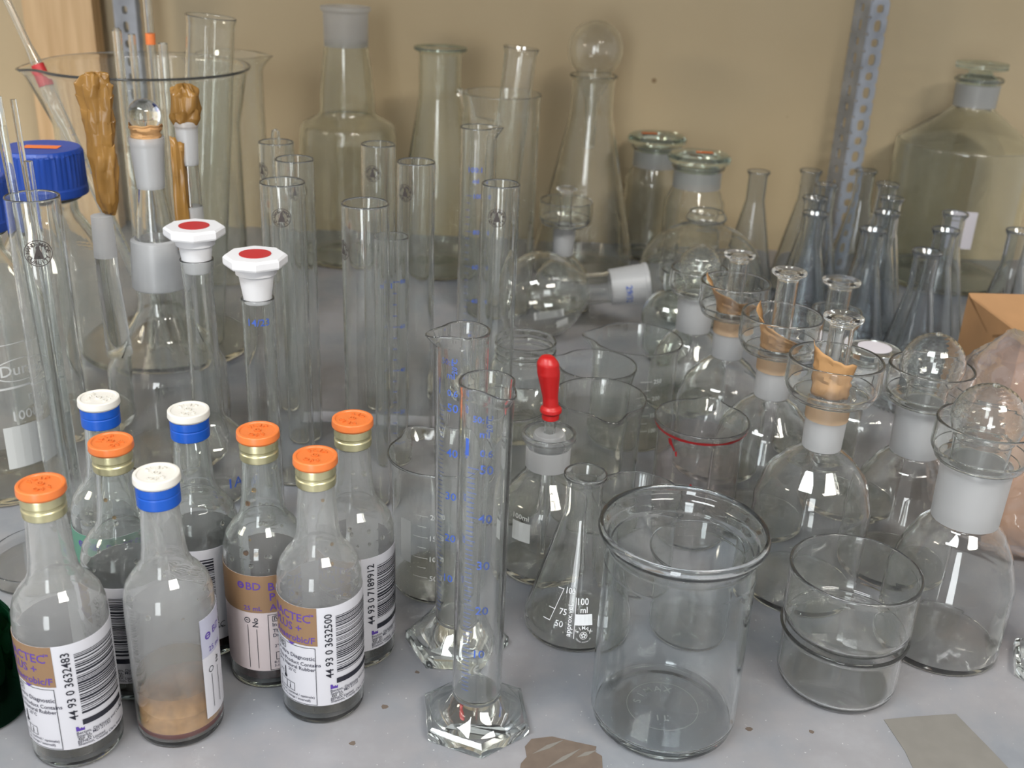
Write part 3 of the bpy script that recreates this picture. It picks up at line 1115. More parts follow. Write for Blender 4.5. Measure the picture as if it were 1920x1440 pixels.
def collar_bottle(x, y, H, label, stopper='ball', paper=None, R=.0375, rj=.0125, rc=.026, zs=None, top=None, mat='glass', cdepth=.032, jh=.032):
    """H is the height of the collar's rim; the neck is a ground joint below the collar"""
    e = thing('collared_bottle', label, 'bottle', (x, y, 0), 0, 'reagent bottles with collars')
    f = facing(x, y)
    zc = H - cdepth
    zj = zc - jh
    out = [(0, .002), (R * .85, 0), (R, 0, .006), (R, zj - .040, .016), (R * .86, zj - .021, .014), (rj + (R - rj) * .35, zj - .008, .010), (rj, zj - .001, .003), (rj, zj), (rj, zj + .004)]
    revolve('body', shell(out, .0016, .0025), mat, e, 56)
    revolve('ground_neck', [(rj - .0030, zj), (rj + .0003, zj), (rj + .0010, zc - .002), (rj + .0004, zc + .001), (rj - .0022, zc + .001), (rj - .0030, zj)], 'frost', e)
    if paper:
        revolve('paper_tinted_joint', [(rj + .0011, zc - jh * .38), (rj + .0014, zc - jh * .38), (rj + .0016, zc - .001), (rj + .0012, zc - .001), (rj + .0011, zc - jh * .38)], 'frost_tan', e)
    # collar: a cup open upwards around the joint
    cup = fil([(rj + .0004, zc), (rc * .88, zc + .002, .004), (rc + .0004, zc + cdepth * .36, .008), (rc, H)])
    inn = [(r - .0017 if i > 1 else r, z + (.0017 if i < 8 else 0)) for i, (r, z) in enumerate(cup)]
    cupp = cup + [(rc - .0005, H + .0007), (rc - .0012, H + .0007)] + inn[::-1] + [cup[0]]
    revolve('collar', cupp, mat, e, 56)
    if stopper == 'ball':
        rs = rc * .74
        cz = H + rs * .12
        pts = [(0, zj + .003), (rj - .004, zj + .003), (rj - .0032, zc + .001)]
        a0 = math.asin(min(1, (rj - .003) / rs))
        for i in range(15):
            a = pi - a0 - (pi - a0) * i / 14
            pts.append((rs * sin(a) if i < 14 else 0, cz + rs * cos(a)))
        so = revolve('ball_stopper', pts, 'glass_dusty', e, 40)
        revolve('stopper_tip', [(0, cz + rs - .0004), (.0022, cz + rs - .0006), (.0016, cz + rs + .0012), (0, cz + rs + .0014)], 'solid', so, 16)
        inner = [(max(r - .0011, 0), z + (.0011 if i < 2 else 0) - (.0011 if r == 0 and i > 3 else 0)) for i, (r, z) in enumerate(pts)]
        revolve('stopper_inner_face', inner[::-1], 'glass', so, 40)
    elif stopper == 'mushroom':
        zt = top or H + .022
        rt = rj * 1.02
        revolve('mushroom_stopper', fil([(0, zj + .004), (rj - .004, zj + .004), (rj - .003, zc), (rj * .62, zc + .008, .004), (rj * .62, zt - .006, .003), (rt, zt - .0025, .001), (rt, zt - .0008, .0008), (rt * .85, zt, .001), (0, zt - .0007)]), 'glass', e, 40)
        revolve('stopper_inner_face', fil([(0, zt - .0035), (rj * .5, zt - .005, .002), (rj * .5, zc + .010), (rj - .0045, zc - .002), (rj - .0055, zj + .0055), (0, zj + .0055)]), 'glass', e, 40)
    if paper:
        ragged_paper('kraft_paper_strip', e, f + paper[0], paper[1], rj + .0006, rj + paper[2], zc + .0045, H + paper[3], 'kraft', seed=int(x * 1e4), slant=paper[4])
    return e


collar_bottle(.2700, .5500, .150, 'big collared bottle with hollow ball stopper in front of the plastic bag', 'ball', rc=.0275, R=.0365, rj=.0188, cdepth=.026, jh=.036)
collar_bottle(.2690, .6370, .148, 'collared bottle with hollow ball stopper behind the nearest ball-stoppered one', 'ball', rc=.0268, R=.0360, rj=.0158, cdepth=.026, jh=.034)
collar_bottle(.1960, .6030, .164, 'collared bottle with wide crumpled brown paper strip, behind the stacked dishes', 'mushroom', paper=(-.25, 2.5, .0028, .010, .3), R=.0370, rj=.0118, rc=.0285, top=.192, cdepth=.027)
collar_bottle(.1830, .6910, .160, 'collared bottle with brown paper curling inside, second from the stacked dishes', 'mushroom', paper=(-.5, 2.9, .0060, .006, .75), R=.0360, rj=.0116, rc=.0280, top=.192, cdepth=.028)
collar_bottle(.1665, .7760, .155, 'collared bottle with brown paper flaring out, third from the stacked dishes', 'mushroom', paper=(-.45, 2.6, .011, .004, .6), R=.0355, rj=.0116, rc=.0265, top=.178, cdepth=.028)
collar_bottle(.1590, .8950, .128, 'rearmost collared bottle with wide frosted neck and ball stopper', 'ball', R=.0350, rj=.0150, rc=.0250, mat='glass_dusty', cdepth=.024)
collar_bottle(.0500, 1.1450, .122, 'collared bottle behind the lying flask, in front of the ball-topped flask', 'mushroom', R=.0330, rj=.0110, rc=.0290, top=.137, mat='glass_dusty', cdepth=.028)
collar_bottle(.2570, .8110, .124, 'collared bottle with broad bubbly stopper beside the bluish conical flasks', 'mushroom', R=.0340, rj=.0150, rc=.0200, top=.150, mat='glass_dusty', cdepth=.015)

# flat lidded reagent bottle behind
e = thing('reagent_bottle', 'reagent bottle with broad flat glass lid and paper disc, behind the papered collar bottle', 'bottle', (.2610, .7230, 0))
out = [(0, .002), (.030, 0), (.0350, 0, .006), (.0350, .078, .016), (.0160, .098, .006), (.0155, .115)]
revolve('body', shell(out, .0018, .003), 'glass', e)
revolve('ground_neck', [(.0125, .099), (.0157, .099), (.0160, .1145), (.0130, .1145), (.0125, .099)], 'frost', e)
revolve('flat_lid', fil([(0, .112), (.0122, .112), (.0125, .120), (.0185, .1215, .001), (.0190, .1262, .001), (0, .1270)]), 'solid', e)
revolve('paper_disc', [(0, .1272), (.0120, .1270), (.0120, .1274), (0, .1277)], 'dark_paper', e)

# ---------------------------------------------------------------- stamped tall tubes
def tall_tube(x, y, label, H=.230, R=.0153, mat='glass', turn=0.0, stamp=True, zst=.021, t=.0014):
    e = thing('tall_tube', label, 'tube', (x, y, 0), 0, 'tall stamped glass tubes')
    out = [(0, 0), (R * .45, .0), (R, 0, R * .6), (R, H)]
    revolve('tube_wall', shell(out, t, .003), mat, e, 48)
    if stamp:
        k = Print()
        stamp_print(k, 0, H - zst, 1.0 if R > .0162 else .78)
        k.wrap('maker_stamp', e, 'stamp', R, facing(x, y) + turn, .0002)
    return e


tall_tube(-.1020, .6900, 'tall open glass tube nearest the vials, its dark stamp turned to one side', turn=-1.15, H=.2245, R=.0160, zst=.030)
tall_tube(-.1630, .7200, 'tall stamped tube behind the nearer white stopper, front one of its trio', turn=-.1, H=.229, R=.0155, zst=.021)
tall_tube(-.1690, .7900, 'tall stamped tube, middle one of the trio beside the white stoppers', turn=.15, H=.230, R=.0145)
tall_tube(-.1960, .8500, 'tall stamped tube, rearmost of the trio, glass hook showing over its rim', turn=-1.0, H=.230, R=.0140)
tall_tube(-.1160, .8600, 'tall stamped tube standing in front of the big ground-neck bottle', turn=-.35, H=.230, R=.0140)
tall_tube(-.0795, .8000, 'tall stamped tube in front of the side-arm flask', turn=-.6, H=.230, R=.0146)
tall_tube(-.0140, .7400, 'tall stamped tube in front of the lying round flask', turn=-.15, H=.230, R=.0138)
tall_tube(-.3030, .6480, 'tall stamped tube holding thin glass rods, near the blue-capped bottles', turn=-.05, H=.230, R=.0165, zst=.032)

# glass hook / rod in the rear tube of the trio
o = tube_path('glass_hook', [(-.1980, .8500, .006), (-.1985, .8500, .234), (-.1978, .8500, .2385), (-.1958, .8500, .2395), (-.1940, .8500, .2380), (-.1938, .8500, .226)], .0012, 'solid')
prop(o, 'thin hooked glass rod standing in the rear tube of the trio', 'rod')
for i, (dx, dy, tx, ty, h, r) in enumerate(((-.006, .006, -.029, .004, .315, .0026), (.000, -.005, -.012, .000, .290, .0020), (.004, .004, -.005, .004, .288, .0018), (-.003, .0, -.019, .006, .272, .0019), (.007, -.003, .001, -.001, .252, .0028))):
    x0, y0 = -.3030 + dx * .8, .6480 + dy * .8
    x1, y1 = -.3030 + tx, .6480 + ty
    # keep the rod inside the mouth
    k_ = .0115 / max(.0115, hypot(x0 + (x1 - x0) * .23 / h + .3030, y0 + (y1 - y0) * .23 / h - .6480))
    x1 = x0 + (x1 - x0) * k_
    y1 = y0 + (y1 - y0) * k_
    o = tube_path('glass_rod', [(x0, y0, .0052), (x1, y1, h)], r, 'solid', seg=12)
    prop(o, ['longest thin glass rod leaning out of the tall tube', 'second longest glass rod in the tall tube, cut straight on top', 'straight glass rod standing upright in the tall tube', 'slightly leaning short glass rod in the tall tube', 'shortest and thickest glass rod in the tall tube'][i], 'rod', 'glass rods in the tall tube')

# slim graduated tube among the tall tubes
e = thing('graduated_tube', 'slim graduated tube with blue marks standing behind the nearest tall tube', 'tube', (-.0920, .7560, 0))
f = facing(-.092, .756)
revolve('tube_wall', shell([(0, 0), (.006, 0), (.0120, 0, .004), (.0120, .184)], .0012, .002), 'glass', e)
k = Print()
for i in range(1, 17):
    k.rect(.0, .012 + i * .0088, .003 + (.002 if i % 4 == 0 else 0), .0124 + i * .0088, 2)
    if i % 4 == 0:
        k.text(str(i * 5), .0056, .0105 + i * .0088, .0045)
k.text('ml', -.006, .148, .006)
k.wrap('scale_print', e, 'ink_blue', .0120, f, .0002)

# tall graduated cylinder with lip
e = thing('graduated_cylinder', 'tall graduated cylinder with faded blue and white marks before the rimmed tall beaker', 'cylinder', (-.0380, .9000, 0), 0)
f = facing(-.038, .9)
hex_base('hexagonal_foot', e, .034, .0075, 'solid', f)
revolve('tube', shell([(0, .0185), (.009, .0185), (.0145, .0185, .003), (.0145, .232, .01), (.0150, .240)], .0014, .002), 'glass', e, 48, warp=spout(f + 1.9, .24, .02, .008, .4, -.001))
k = Print()
for i in range(1, 26):
    z = .03 + i * .0062
    k.rect(-.006, z, -.002 + (.002 if i % 5 == 0 else 0), z + .0003, 2)
    if i % 5 == 0:
        k.text(str(i * 4), .001, z - .002, .0056)
k.text('100:1', -.004, .205, .0062)
k.text('ml', .0, .196, .0055)
k.wrap('scale_print', e, 'ink_blue', .0145, f - .2, .0002)

# ---------------------------------------------------------------- white stoppers with a red dot
def octagon_stopper(parent, z, rn, s=1.0):
    R = .0205 * s
    V, F = [], []
    n = 8
    for r, zz in ((R * .97, 0), (R, .0012), (R, .0052), (R * .93, .0066)):
        for j in range(n):
            a = 2 * pi * j / n + .25
            V.append((r * cos(a), r * sin(a), z + zz * s))
    F.append(tuple(range(n))[::-1])
    F.append(tuple(range(3 * n, 4 * n)))
    for k in range(3):
        for j in range(n):
            F.append((k * n + j, k * n + (j + 1) % n, (k + 1) * n + (j + 1) % n, (k + 1) * n + j))
    top = link('stopper_top', mesh('stopper_top', V, F, smooth=False), 'plastic_white', parent)
    revolve('red_dot', fil([(0, z + .0067 * s), (R * .50, z + .0067 * s), (R * .50, z + .0070 * s), (0, z + .0070 * s)]), 'red_dot', top, 28)
    revolve('stopper_plug', fil([(0, z - .026 * s), (rn - .0012, z - .026 * s, .001), (rn + .0016, z - .007 * s), (rn + .0034, z - .006 * s), (rn + .0034, z + .0002)]), 'plastic_white', parent, 32)


e = thing('volumetric_flask', 'stoppered flask with white octagonal stopper, farther of the two red-dotted ones', 'flask', (-.2165, .6900, 0))
f = facing(-.2165, .69)
out = [(0, .002), (.022, 0, .004), (.0290, .018, .016), (.0270, .045, .016), (.0110, .064, .01), (.0098, .16, .01), (.0108, .178), (.0112, .181)]
revolve('body', shell(out, .0012, .002), 'glass', e)
octagon_stopper(e, .1975, .0096, .98)
k = Print()
k.text('1A08', -.004, .018, .011)
k.wrap('blue_marking', e, 'ink_blue', .0292, f + .5, .0003)

e = thing('stoppered_cylinder', 'narrow stoppered cylinder with white octagonal stopper, nearer of the red-dotted ones', 'cylinder', (-.1690, .6600, 0))
f = facing(-.169, .66)
out = [(0, .0), (.006, 0), (.0112, .0, .003), (.0106, .16, .01), (.0108, .166)]
revolve('body', shell(out, .0012, .002), 'glass', e)
octagon_stopper(e, .189, .0098, 1.0)
k = Print()
k.text('14/23', 0, .150, .0068, 0, 'C')
k.wrap('blue_marking', e, 'ink_blue', .0108, f, .0003)

# ---------------------------------------------------------------- blue capped bottles
def blue_bottle(x, y, H, R, label, rcap, prints=False, sticker=False):
    e = thing('screw_cap_bottle', label, 'bottle', (x, y, 0), 0, 'bottles with blue screw caps')
    f = facing(x, y)
    hc = .036
    out = [(0, .003), (R * .8, 0), (R, 0, .009), (R, H * .60, .03), (rcap * .72, H - hc - .014, .014), (rcap * .70, H - hc - .004, .003), (rcap * .86, H - hc - .002, .002), (rcap * .84, H - .006)]
    revolve('body', shell(out, .0022, .004), 'glass_dusty', e, 56)
    n = 72
    prof = fil([(rcap * .86, H - hc + .001), (rcap * 1.02, H - hc + .001, .001), (rcap * 1.02, H - hc + .007, .001), (rcap, H - hc + .0085, .0008), (rcap * .985, H - .003, .003), (rcap * .93, H, .001), (0, H)])
    def ribs(v):
        r = hypot(v.x, v.y)
        if r > rcap * .96 and v.z > H - hc + .009 and v.z < H - .002:
            a = atan2(v.y, v.x)
            k = 1 + .022 * (0.5 + 0.5 * math.copysign(1, sin(a * 48)))
            return Vector((v.x * k * .985, v.y * k * .985, v.z))
        return v
    cap = link('screw_cap', lathe('screw_cap', prof, 144, 30, ribs), 'blue_cap', e)
    if sticker:
        k = Print()
        k.rect(-.012, -.007, .014, .005, 1)
        s = k.flat('orange_sticker', cap, 'orange_sticker', H + .0003)
        s.rotation_euler = (0, 0, .1)
    if prints:
        k = Print()
        k.rect(-.014, .030, .030, .062, 8)
        k.text('1000', -.006, .066, .010)
        k.text('ml', .006, .079, .010)
        k.ring(.004, .103, .0185, .0200, 40, .42)
        k.text('Duran', .004, .0995, .0115, 0, 'C')
        k.rect(-.016, .090, .022, .0915, 6)
        k.rect(-.01, .122, .018, .1226, 6)
        k.wrap('white_marking', e, 'ink_faint', R, f + .35, .0003)
    return e


blue_bottle(-.3630, .8020, .228, .0450, 'blue-capped screw bottle with orange sticker on its lid', .0300, sticker=True)
blue_bottle(-.3720, .6960, .229, .0430, 'blue-capped screw bottle cut by the picture edge, printed with white marks', .0285, prints=True)

# ---------------------------------------------------------------- three-necked flask
e = thing('three_neck_flask', 'round three-necked flask with stacked ground joints and oily brown paper', 'flask', (-.2650, .7530, 0), 0)
f = facing(-.265, .753)
body = [(0, .0015), (.034, 0), (.0420, .0, .008), (.0450, .040, .03), (.0440, .076, .018), (.0290, .1040, .016), (.0178, .1210, .010), (.0168, .1300, .004), (.0175, .1420)]
revolve('body', shell(body, .0017, .003), 'glass', e, 56)
revolve('ground_joint', [(.0150, .139), (.0190, .139), (.0200, .140), (.0178, .1750), (.0150, .1760), (.0150, .139)], 'frost', e)
ad = revolve('adapter', shell([(0, .170), (.012, .170), (.0135, .176, .004), (.0120, .193, .004), (.0100, .206, .004), (.0090, .214)], .0014), 'glass', e, 40)
revolve('adapter_joint', [(.0085, .213), (.0096, .213), (.0116, .243), (.0122, .2450), (.0122, .2490), (.0100, .2490), (.0085, .213)], 'frost', ad)
revolve('ball_stopper', [(0, .226), (.0075, .226), (.0082, .250)] + [(.0115 * sin(a), .2640 - .0115 * cos(a)) for a in [.55 + (pi - .55) * i / 12 for i in range(13)]][:-1] + [(0, .2755)], 'solid', ad, 32)
ragged_paper('kraft_paper_collar', ad, f, 4.6, .0098, .0112, .247, .259, 'kraft', 3, .15)


def side_neck(sgn, ang, z0, r0, ztop, rtop):
    a = f + ang
    c, s = cos(a), sin(a)
    pts = [(r0 * c, r0 * s, z0), ((r0 + (rtop - r0) * .5) * c, (r0 + (rtop - r0) * .5) * s, z0 + (ztop - z0) * .45), (rtop * c, rtop * s, z0 + (ztop - z0) * .75), (rtop * c, rtop * s, ztop)]
    tube = tube_path('side_neck', pts, [.0095, .0085, .0078, .0078], 'glass', e, 28, False)
    j = tube_path('side_joint', [(rtop * c, rtop * s, ztop - .002), (rtop * c, rtop * s, ztop + .028)], [.0080, .0072], 'frost', e, 28)
    return rtop * c, rtop * s


lx, ly = side_neck(-1, -1.35, .090, .034, .168, .036)
rx, ry = side_neck(1, 1.35, .096, .028, .172, .028)
# the upright condenser joint on the far neck
revolve('upper_tube', shell([(0, .196), (.006, .196), (.0072, .20, .002), (.0066, .232)], .001), 'glass', e, 28).location = (rx, ry, 0)
revolve('upper_joint', fil([(.0052, .230), (.0066, .230), (.0078, .256), (.0086, .2575, .0006), (.0086, .2605, .0006), (.0062, .2610), (.0052, .230)]), 'frost', e, 28).location = (rx, ry, 0)
def lumpy(seed, amp, flat=1.0):
    def w(v):
        a = atan2(v.y, v.x)
        n1 = noise.noise(Vector((cos(a) * 1.3 + seed, sin(a) * 1.3, v.z * 60)))
        n2 = noise.noise(Vector((cos(a) * 3 + seed, sin(a) * 3, v.z * 190)))
        fold = abs(sin(2.5 * a + 4 * noise.noise(Vector((seed, .5, v.z * 45))))) - .5
        k = 1 + amp * n1 + amp * .7 * n2 + amp * .9 * fold
        return Vector((v.x * k, v.y * k * flat, v.z + .003 * n2))
    return w


pk = revolve('oily_paper_twist', fil([(.0060, .256), (.0088, .262, .003), (.0096, .268, .004), (.0092, .280, .004), (.0050, .2850, .003), (0, .2855)]), 'kraft_oily', e, 64, 35, lumpy(3, .30))
pk.location = (rx, ry, 0)
o = revolve('oily_paper_strip', fil([(0, .198), (.0040, .198, .002), (.0066, .206), (.0072, .214), (.0078, .222), (.0084, .230), (.0088, .238), (.0090, .246), (.0092, .254), (.0094, .262), (.0098, .270), (.0104, .278), (.0108, .286, .003), (.0070, .2930, .003), (0, .2940)]), 'kraft_oily', e, 64, 35, lumpy(11, .30, .6))
o.location = (lx + .006, ly, 0)
o = ragged_paper('oily_paper_strip', e, f + .5, 1.9, .0085, .0075, .17, .252, 'kraft_oily', 33, .1)
o.location = (rx - .008, ry - .004, 0)

# ---------------------------------------------------------------- big beaker and what stands in it
BX, BY, BR, BH = -.3420, .9820, .0900, .2640
f = facing(BX, BY)
o = revolve('large_beaker', shell([(0, .002), (BR * .82, 0), (BR * .90, 0, .016), (BR * .90, BH - .05, .05), (BR * 1.0, BH, .01), (BR * 1.035, BH + .002)], .0022, .004), 'glass_dusty', None, 64, warp=spout(f - 1.5, BH, .03, .012, .18, -.003))
o.location = (BX, BY, 0)
prop(o, 'large wide beaker holding pipettes, rods and a leaning tube', 'beaker')


def leaning_tube(name, p0, p1, r, label, cat, mat='glass', t=.0012, flare=.0, closed=True, group=None):
    d = Vector(p1) - Vector(p0)
    L = d.length
    pts = [(0, 0), (r * .5, 0), (r, 0, r * .9), (r, L - .006, .01), (r + flare, L)]
    o = revolve(name, shell(pts, t), mat, None, 32)
    o.rotation_euler = d.to_track_quat('Z', 'X').to_euler()
    o.location = p0
    prop(o, label, cat, group)
    return o


leaning_tube('boiling_tube', (-.3050, .9700, .0090), (-.2770, .9760, .3110), .0205, 'wide glass tube leaning out of the large beaker', 'tube', 'glass_dusty', flare=.0016)
# graduated pipette with red band, leaning to the wall side
p0, p1 = Vector((-.3220, .9330, .0100)), Vector((-.4500, .9600, .3280))
e = thing('pipette', 'pipette with red band leaning out of the large beaker', 'pipette', p0)
e.rotation_euler = (p1 - p0).to_track_quat('Z', 'X').to_euler()
L = (p1 - p0).length
revolve('glass_barrel', shell([(0, 0), (.0014, 0), (.0045, .02, .005), (.0050, .03, .01), (.0050, L - .065, .01), (.0034, L - .050, .01), (.0030, L)], .0009), 'glass', e, 24)
revolve('red_band', [(.0050, L - .085), (.0055, L - .085), (.0055, L - .066), (.0050, L - .066), (.0050, L - .085)], 'red_dot', e, 24)
k = Print()
for i in range(26):
    k.rect(-.002, .07 + i * .006, .002, .0706 + i * .006, 2)
k.wrap('scale_print', e, 'ink_blue', .0050, pi * .5, .0003)
# pipette with orange band, upright
e = thing('pipette', 'upright pipette with orange band in front of the slotted post', 'pipette', (-.3480, 1.0240, .0080))
revolve('glass_barrel', shell([(0, 0), (.0012, 0), (.004, .02, .004), (.004, .340)], .0009), 'glass', e, 20)
revolve('orange_band', [(.0040, .272), (.0044, .272), (.0044, .282), (.0040, .282), (.0040, .272)], 'orange_sticker', e, 20)
for i, (x, y, h, r, lb) in enumerate(((-.3530, .9550, .292, .0040, 'plain glass tube in the large beaker, nearest the oily paper strip'), (-.3440, .9650, .288, .0032, 'thin glass tube in the large beaker beside the oily paper strip'), (-.3110, .9450, .284, .0040, 'dark-edged glass tube in the large beaker over the brown paper twist'), (-.3660, .9900, .290, .0028, 'slender glass tube in the large beaker in front of the slotted post'))):
    e_ = shell([(0, 0), (r, 0), (r, h)], .0008)
    o = revolve('glass_tube', e_, 'glass', None, 18)
    o.location = (x, y, .0065)
    prop(o, lb, 'tube', 'thin tubes in the large beaker')
beaker(-.3300, 1.2050, .0400, .2520, 'tall lipped beaker standing behind the large beaker of pipettes', 'glass_dusty', sp=1.5, flare=.004)

# ---------------------------------------------------------------- back row
e = thing('ground_neck_bottle', 'large round-shouldered bottle with wide frosted ground neck at the back', 'bottle', (-.2120, 1.3000, 0))
out = [(0, .003), (.046, 0), (.0575, 0, .012), (.0585, .150, .02), (.0560, .166, .008), (.0330, .178, .010), (.0320, .205, .01), (.0285, .235, .01), (.0255, .255, .004), (.0255, .260)]
revolve('body', shell(out, .0024, .004), 'glass_green', e, 56)
revolve('ground_neck', fil([(.0225, .256), (.0256, .256), (.0262, .293, .001), (.0290, .296, .001), (.0290, .3000, .001), (.0255, .3005), (.0225, .256)]), 'frost_thin', e)

H = .262
e = erlenmeyer('side_arm_flask', -.0990, 1.2700, .0560, H, .0245, 'large side-arm filter flask with green-edged rim', 'glass_green', .0022, neck=.055, lip=.005)
pts = []
for i in range(9):
    t = i / 8
    pts.append((.0270 + .034 * min(1, t * 1.2), -.010, .2280 - .018 * min(1, t * 1.3) + .006 * math.exp(-((t - .0) / .3) ** 2)))
pts = [(.0220, -.012, .218), (.0280, -.014, .211), (.0320, -.015, .198), (.0370, -.016, .1880), (.0440, -.016, .1850), (.0620, -.016, .1830), (.0660, -.016, .181)]
tube_path('side_arm', pts, [.0046, .0044, .0042, .004, .004, .004, .0044], 'glass', e, 20, False)
revolve('rim_bead', [(.0245 + .0050, H - .003), (.0308, H - .0015), (.0304, H + .0012), (.0285, H + .0014), (.0245 + .0050, H - .003)], 'solid_green', e)

e = beaker(-.0240, 1.1300, .0400, .2350, 'narrow tall cylinder jar with dark rim in front of the side-arm flask', 'glass_dusty', spoutless=True, flare=.0010, group='')
leaning_tube('test_tube', (-.0300, 1.1300, .0060), (-.0060, 1.1340, .2800), .0165, 'test tube standing inside the narrow tall jar', 'tube', 'glass', flare=.0022)

e = erlenmeyer('conical_flask', .0800, 1.3000, .0640, .2360, .0255, 'large conical flask crowned by a glass ball stopper', 'glass_dusty', .002, neck=.045, lip=.003)
pts = [(0, .150), (.0060, .150), (.0070, .185), (.0090, .208, .01), (.0205, .2320, .008)]
ball = [(.0325 * sin(a), .2650 - .0325 * cos(a)) for a in [.70 + (pi - .70) * i / 18 for i in range(19)]]
ball[-1] = (0, .2975)
prof = fil(pts) + ball
bs = revolve('ball_stopper', prof, 'glass', e, 48)
revolve('stopper_inner_face', [(max(r - .0013, 0), z - (.0013 if r == 0 and z > .2 else 0) + (.0013 if z < .17 else 0)) for r, z in prof][::-1], 'glass', bs, 48)


def lid_jar(x, y, H, R, label, sx):
    e = thing('storage_jar', label, 'jar', (x, y, 0), 0, 'jars with flat glass lids')
    zn = H - .036
    out = [(0, .003), (R * .8, 0), (R, 0, .008), (R, zn - .022, .016), (R * .78, zn - .004, .006), (R * .78, zn + .016, .002), (R * .88, zn + .020, .002), (R * .88, zn + .0225)]
    revolve('body', shell(out, .002, .003), 'glass_dusty', e)
    revolve('ground_neck', [(R * .72, zn - .004), (R * .785, zn - .004), (R * .785, zn + .016), (R * .72, zn + .016), (R * .72, zn - .004)], 'frost_thin', e)
    lid = revolve('flat_lid', fil([(0, zn + .002), (R * .66, zn + .002), (R * .68, zn + .024), (R * 1.0, zn + .026, .001), (R * 1.04, zn + .031, .001), (R * .95, H - .001, .001), (0, H)]), 'solid_green', e)
    k = Print()
    k.rect(-.008, -.007, .012, .004, 1)
    s = k.flat('orange_sticker', lid, 'orange_sticker', H + .0006)
    s.location = (sx, .004, 0)
    return e


lid_jar(.1700, 1.3700, .158, .0360, 'flat-lidded jar with orange sticker, right beside the ball-topped flask', -.012)
lid_jar(.2080, 1.2600, .158, .0360, 'flat-lidded jar with faded orange sticker, next to the small conical flasks', .004)

# lying round-bottomed flask with a ground joint
e = thing('round_flask', 'round-bottomed flask lying on its side with frosted joint marked 29/32', 'flask', (.0270, 1.0500, .0455))
e.rotation_euler = (0, radians(82), radians(4))
RS = .0450
prof = [(0, -RS)]
for i in range(1, 15):
    a = i / 15 * (pi - .40)
    prof.append((RS * sin(a), -RS * cos(a)))
prof += [(.0165, RS + .002), (.0160, RS + .020), (.0168, RS + .028)]
revolve('body', shell(prof, .0014), 'glass', e, 48)
revolve('ground_joint', fil([(.0150, RS + .026), (.0185, RS + .026), (.0205, RS + .060, .001), (.0215, RS + .062, .001), (.0215, RS + .065, .001), (.0180, RS + .066), (.0150, RS + .026)]), 'frost', e)
k = Print()
k.text('29/32', 0, RS + .040, .009, 0, 'C')
k.wrap('blue_marking', e, 'ink_blue', .0202, pi + pi / 2 + .2, .0006)
k = Print()
k.rect(-.006, .010, .004, .022, 3)
k.rect(-.019, -.012, -.010, .018, 3)
k.wrap('white_sticker', e, 'ink_faint', lambda z: sqrt(max(1e-6, RS ** 2 - z ** 2)), pi + pi / 2 + .5, .0004)

# broad round flask behind it, small round flask
o = thing('round_flask', 'broad domed flask behind the frosted 29/32 joint', 'flask', (.2020, 1.1350, 0))
prof = [(0, .002), (.035, 0, .01)]
for i in range(0, 14):
    a = -.85 + (pi / 2 + .62) * i / 13
    prof.append((.0680 * cos(a), .0480 + .060 * sin(a)))
prof += [(.024, .112, .006), (.0185, .120)]
revolve('body', shell(prof, .0016), 'glass_dusty', o, 48)
o = thing('round_flask', 'small dark-looking round flask between the 29/32 joint and collared bottles', 'flask', (.1530, 1.0000, 0))
prof = [(0, .002), (.016, 0, .006), (.024, .012, .01)]
for i in range(0, 12):
    a = -.5 + (pi / 2 + .22) * i / 11
    prof.append((.0280 * cos(a), .045 + .0280 * sin(a)))
prof += [(.0095, .078, .004), (.0095, .090, .002), (.0120, .093)]
revolve('body', shell(prof, .0016), 'glass_green', o, 40)

# small conical flasks packed together
ERL = [(274, 1234), (339, 1253), (339, 1181), (310, 1114), (294, 1046), (408, 1268), (413, 1199), (396, 1130), (371, 1064), (336, 993), (443, 1073), (409, 1004), (364, 924), (484, 1013)]
ERL_LABEL = ['conical flask standing alone next to the flat-lidded jars, nearest the wall',
             'rear conical flask just before the slotted post, first of its column from the wall',
             'conical flask second from the wall in the column before the slotted post',
             'conical flask third from the wall in the column before the slotted post',
             'conical flask in front of the column that hides the slotted post foot',
             'conical flask nearest the wall just past the slotted post',
             'second conical flask from the wall in the column past the slotted post',
             'third conical flask from the wall in the column past the slotted post',
             'fourth conical flask from the wall in the column past the slotted post',
             'front conical flask of the column past the slotted post, above the flat-lidded bottle',
             'rear conical flask of the row of three leading to the cardboard box',
             'middle conical flask of the row of three leading to the cardboard box',
             'nearest conical flask of the whole bluish group, before the cardboard box',
             'bluish conical flask cut by the picture edge above the cardboard box']
src = None
for (x, y), lb in zip(ERL, ERL_LABEL):
    if src is None:
        src = erlenmeyer('small_conical_flask', x / 1000, y / 1000, .0330, .145, .0108, lb, 'glass_blue', .0015, neck=.034, group='packed small conical flasks', lip=.0026, zc=.009)
        kids = list(src.children)
    else:
        c = src.copy()
        COL.objects.link(c)
        c.location = (x / 1000, y / 1000, 0)
        c.rotation_euler = (0, 0, random.uniform(0, 6))
        c['label'] = lb
        for ch in kids:
            q = ch.copy()
            COL.objects.link(q)
            q.parent = c

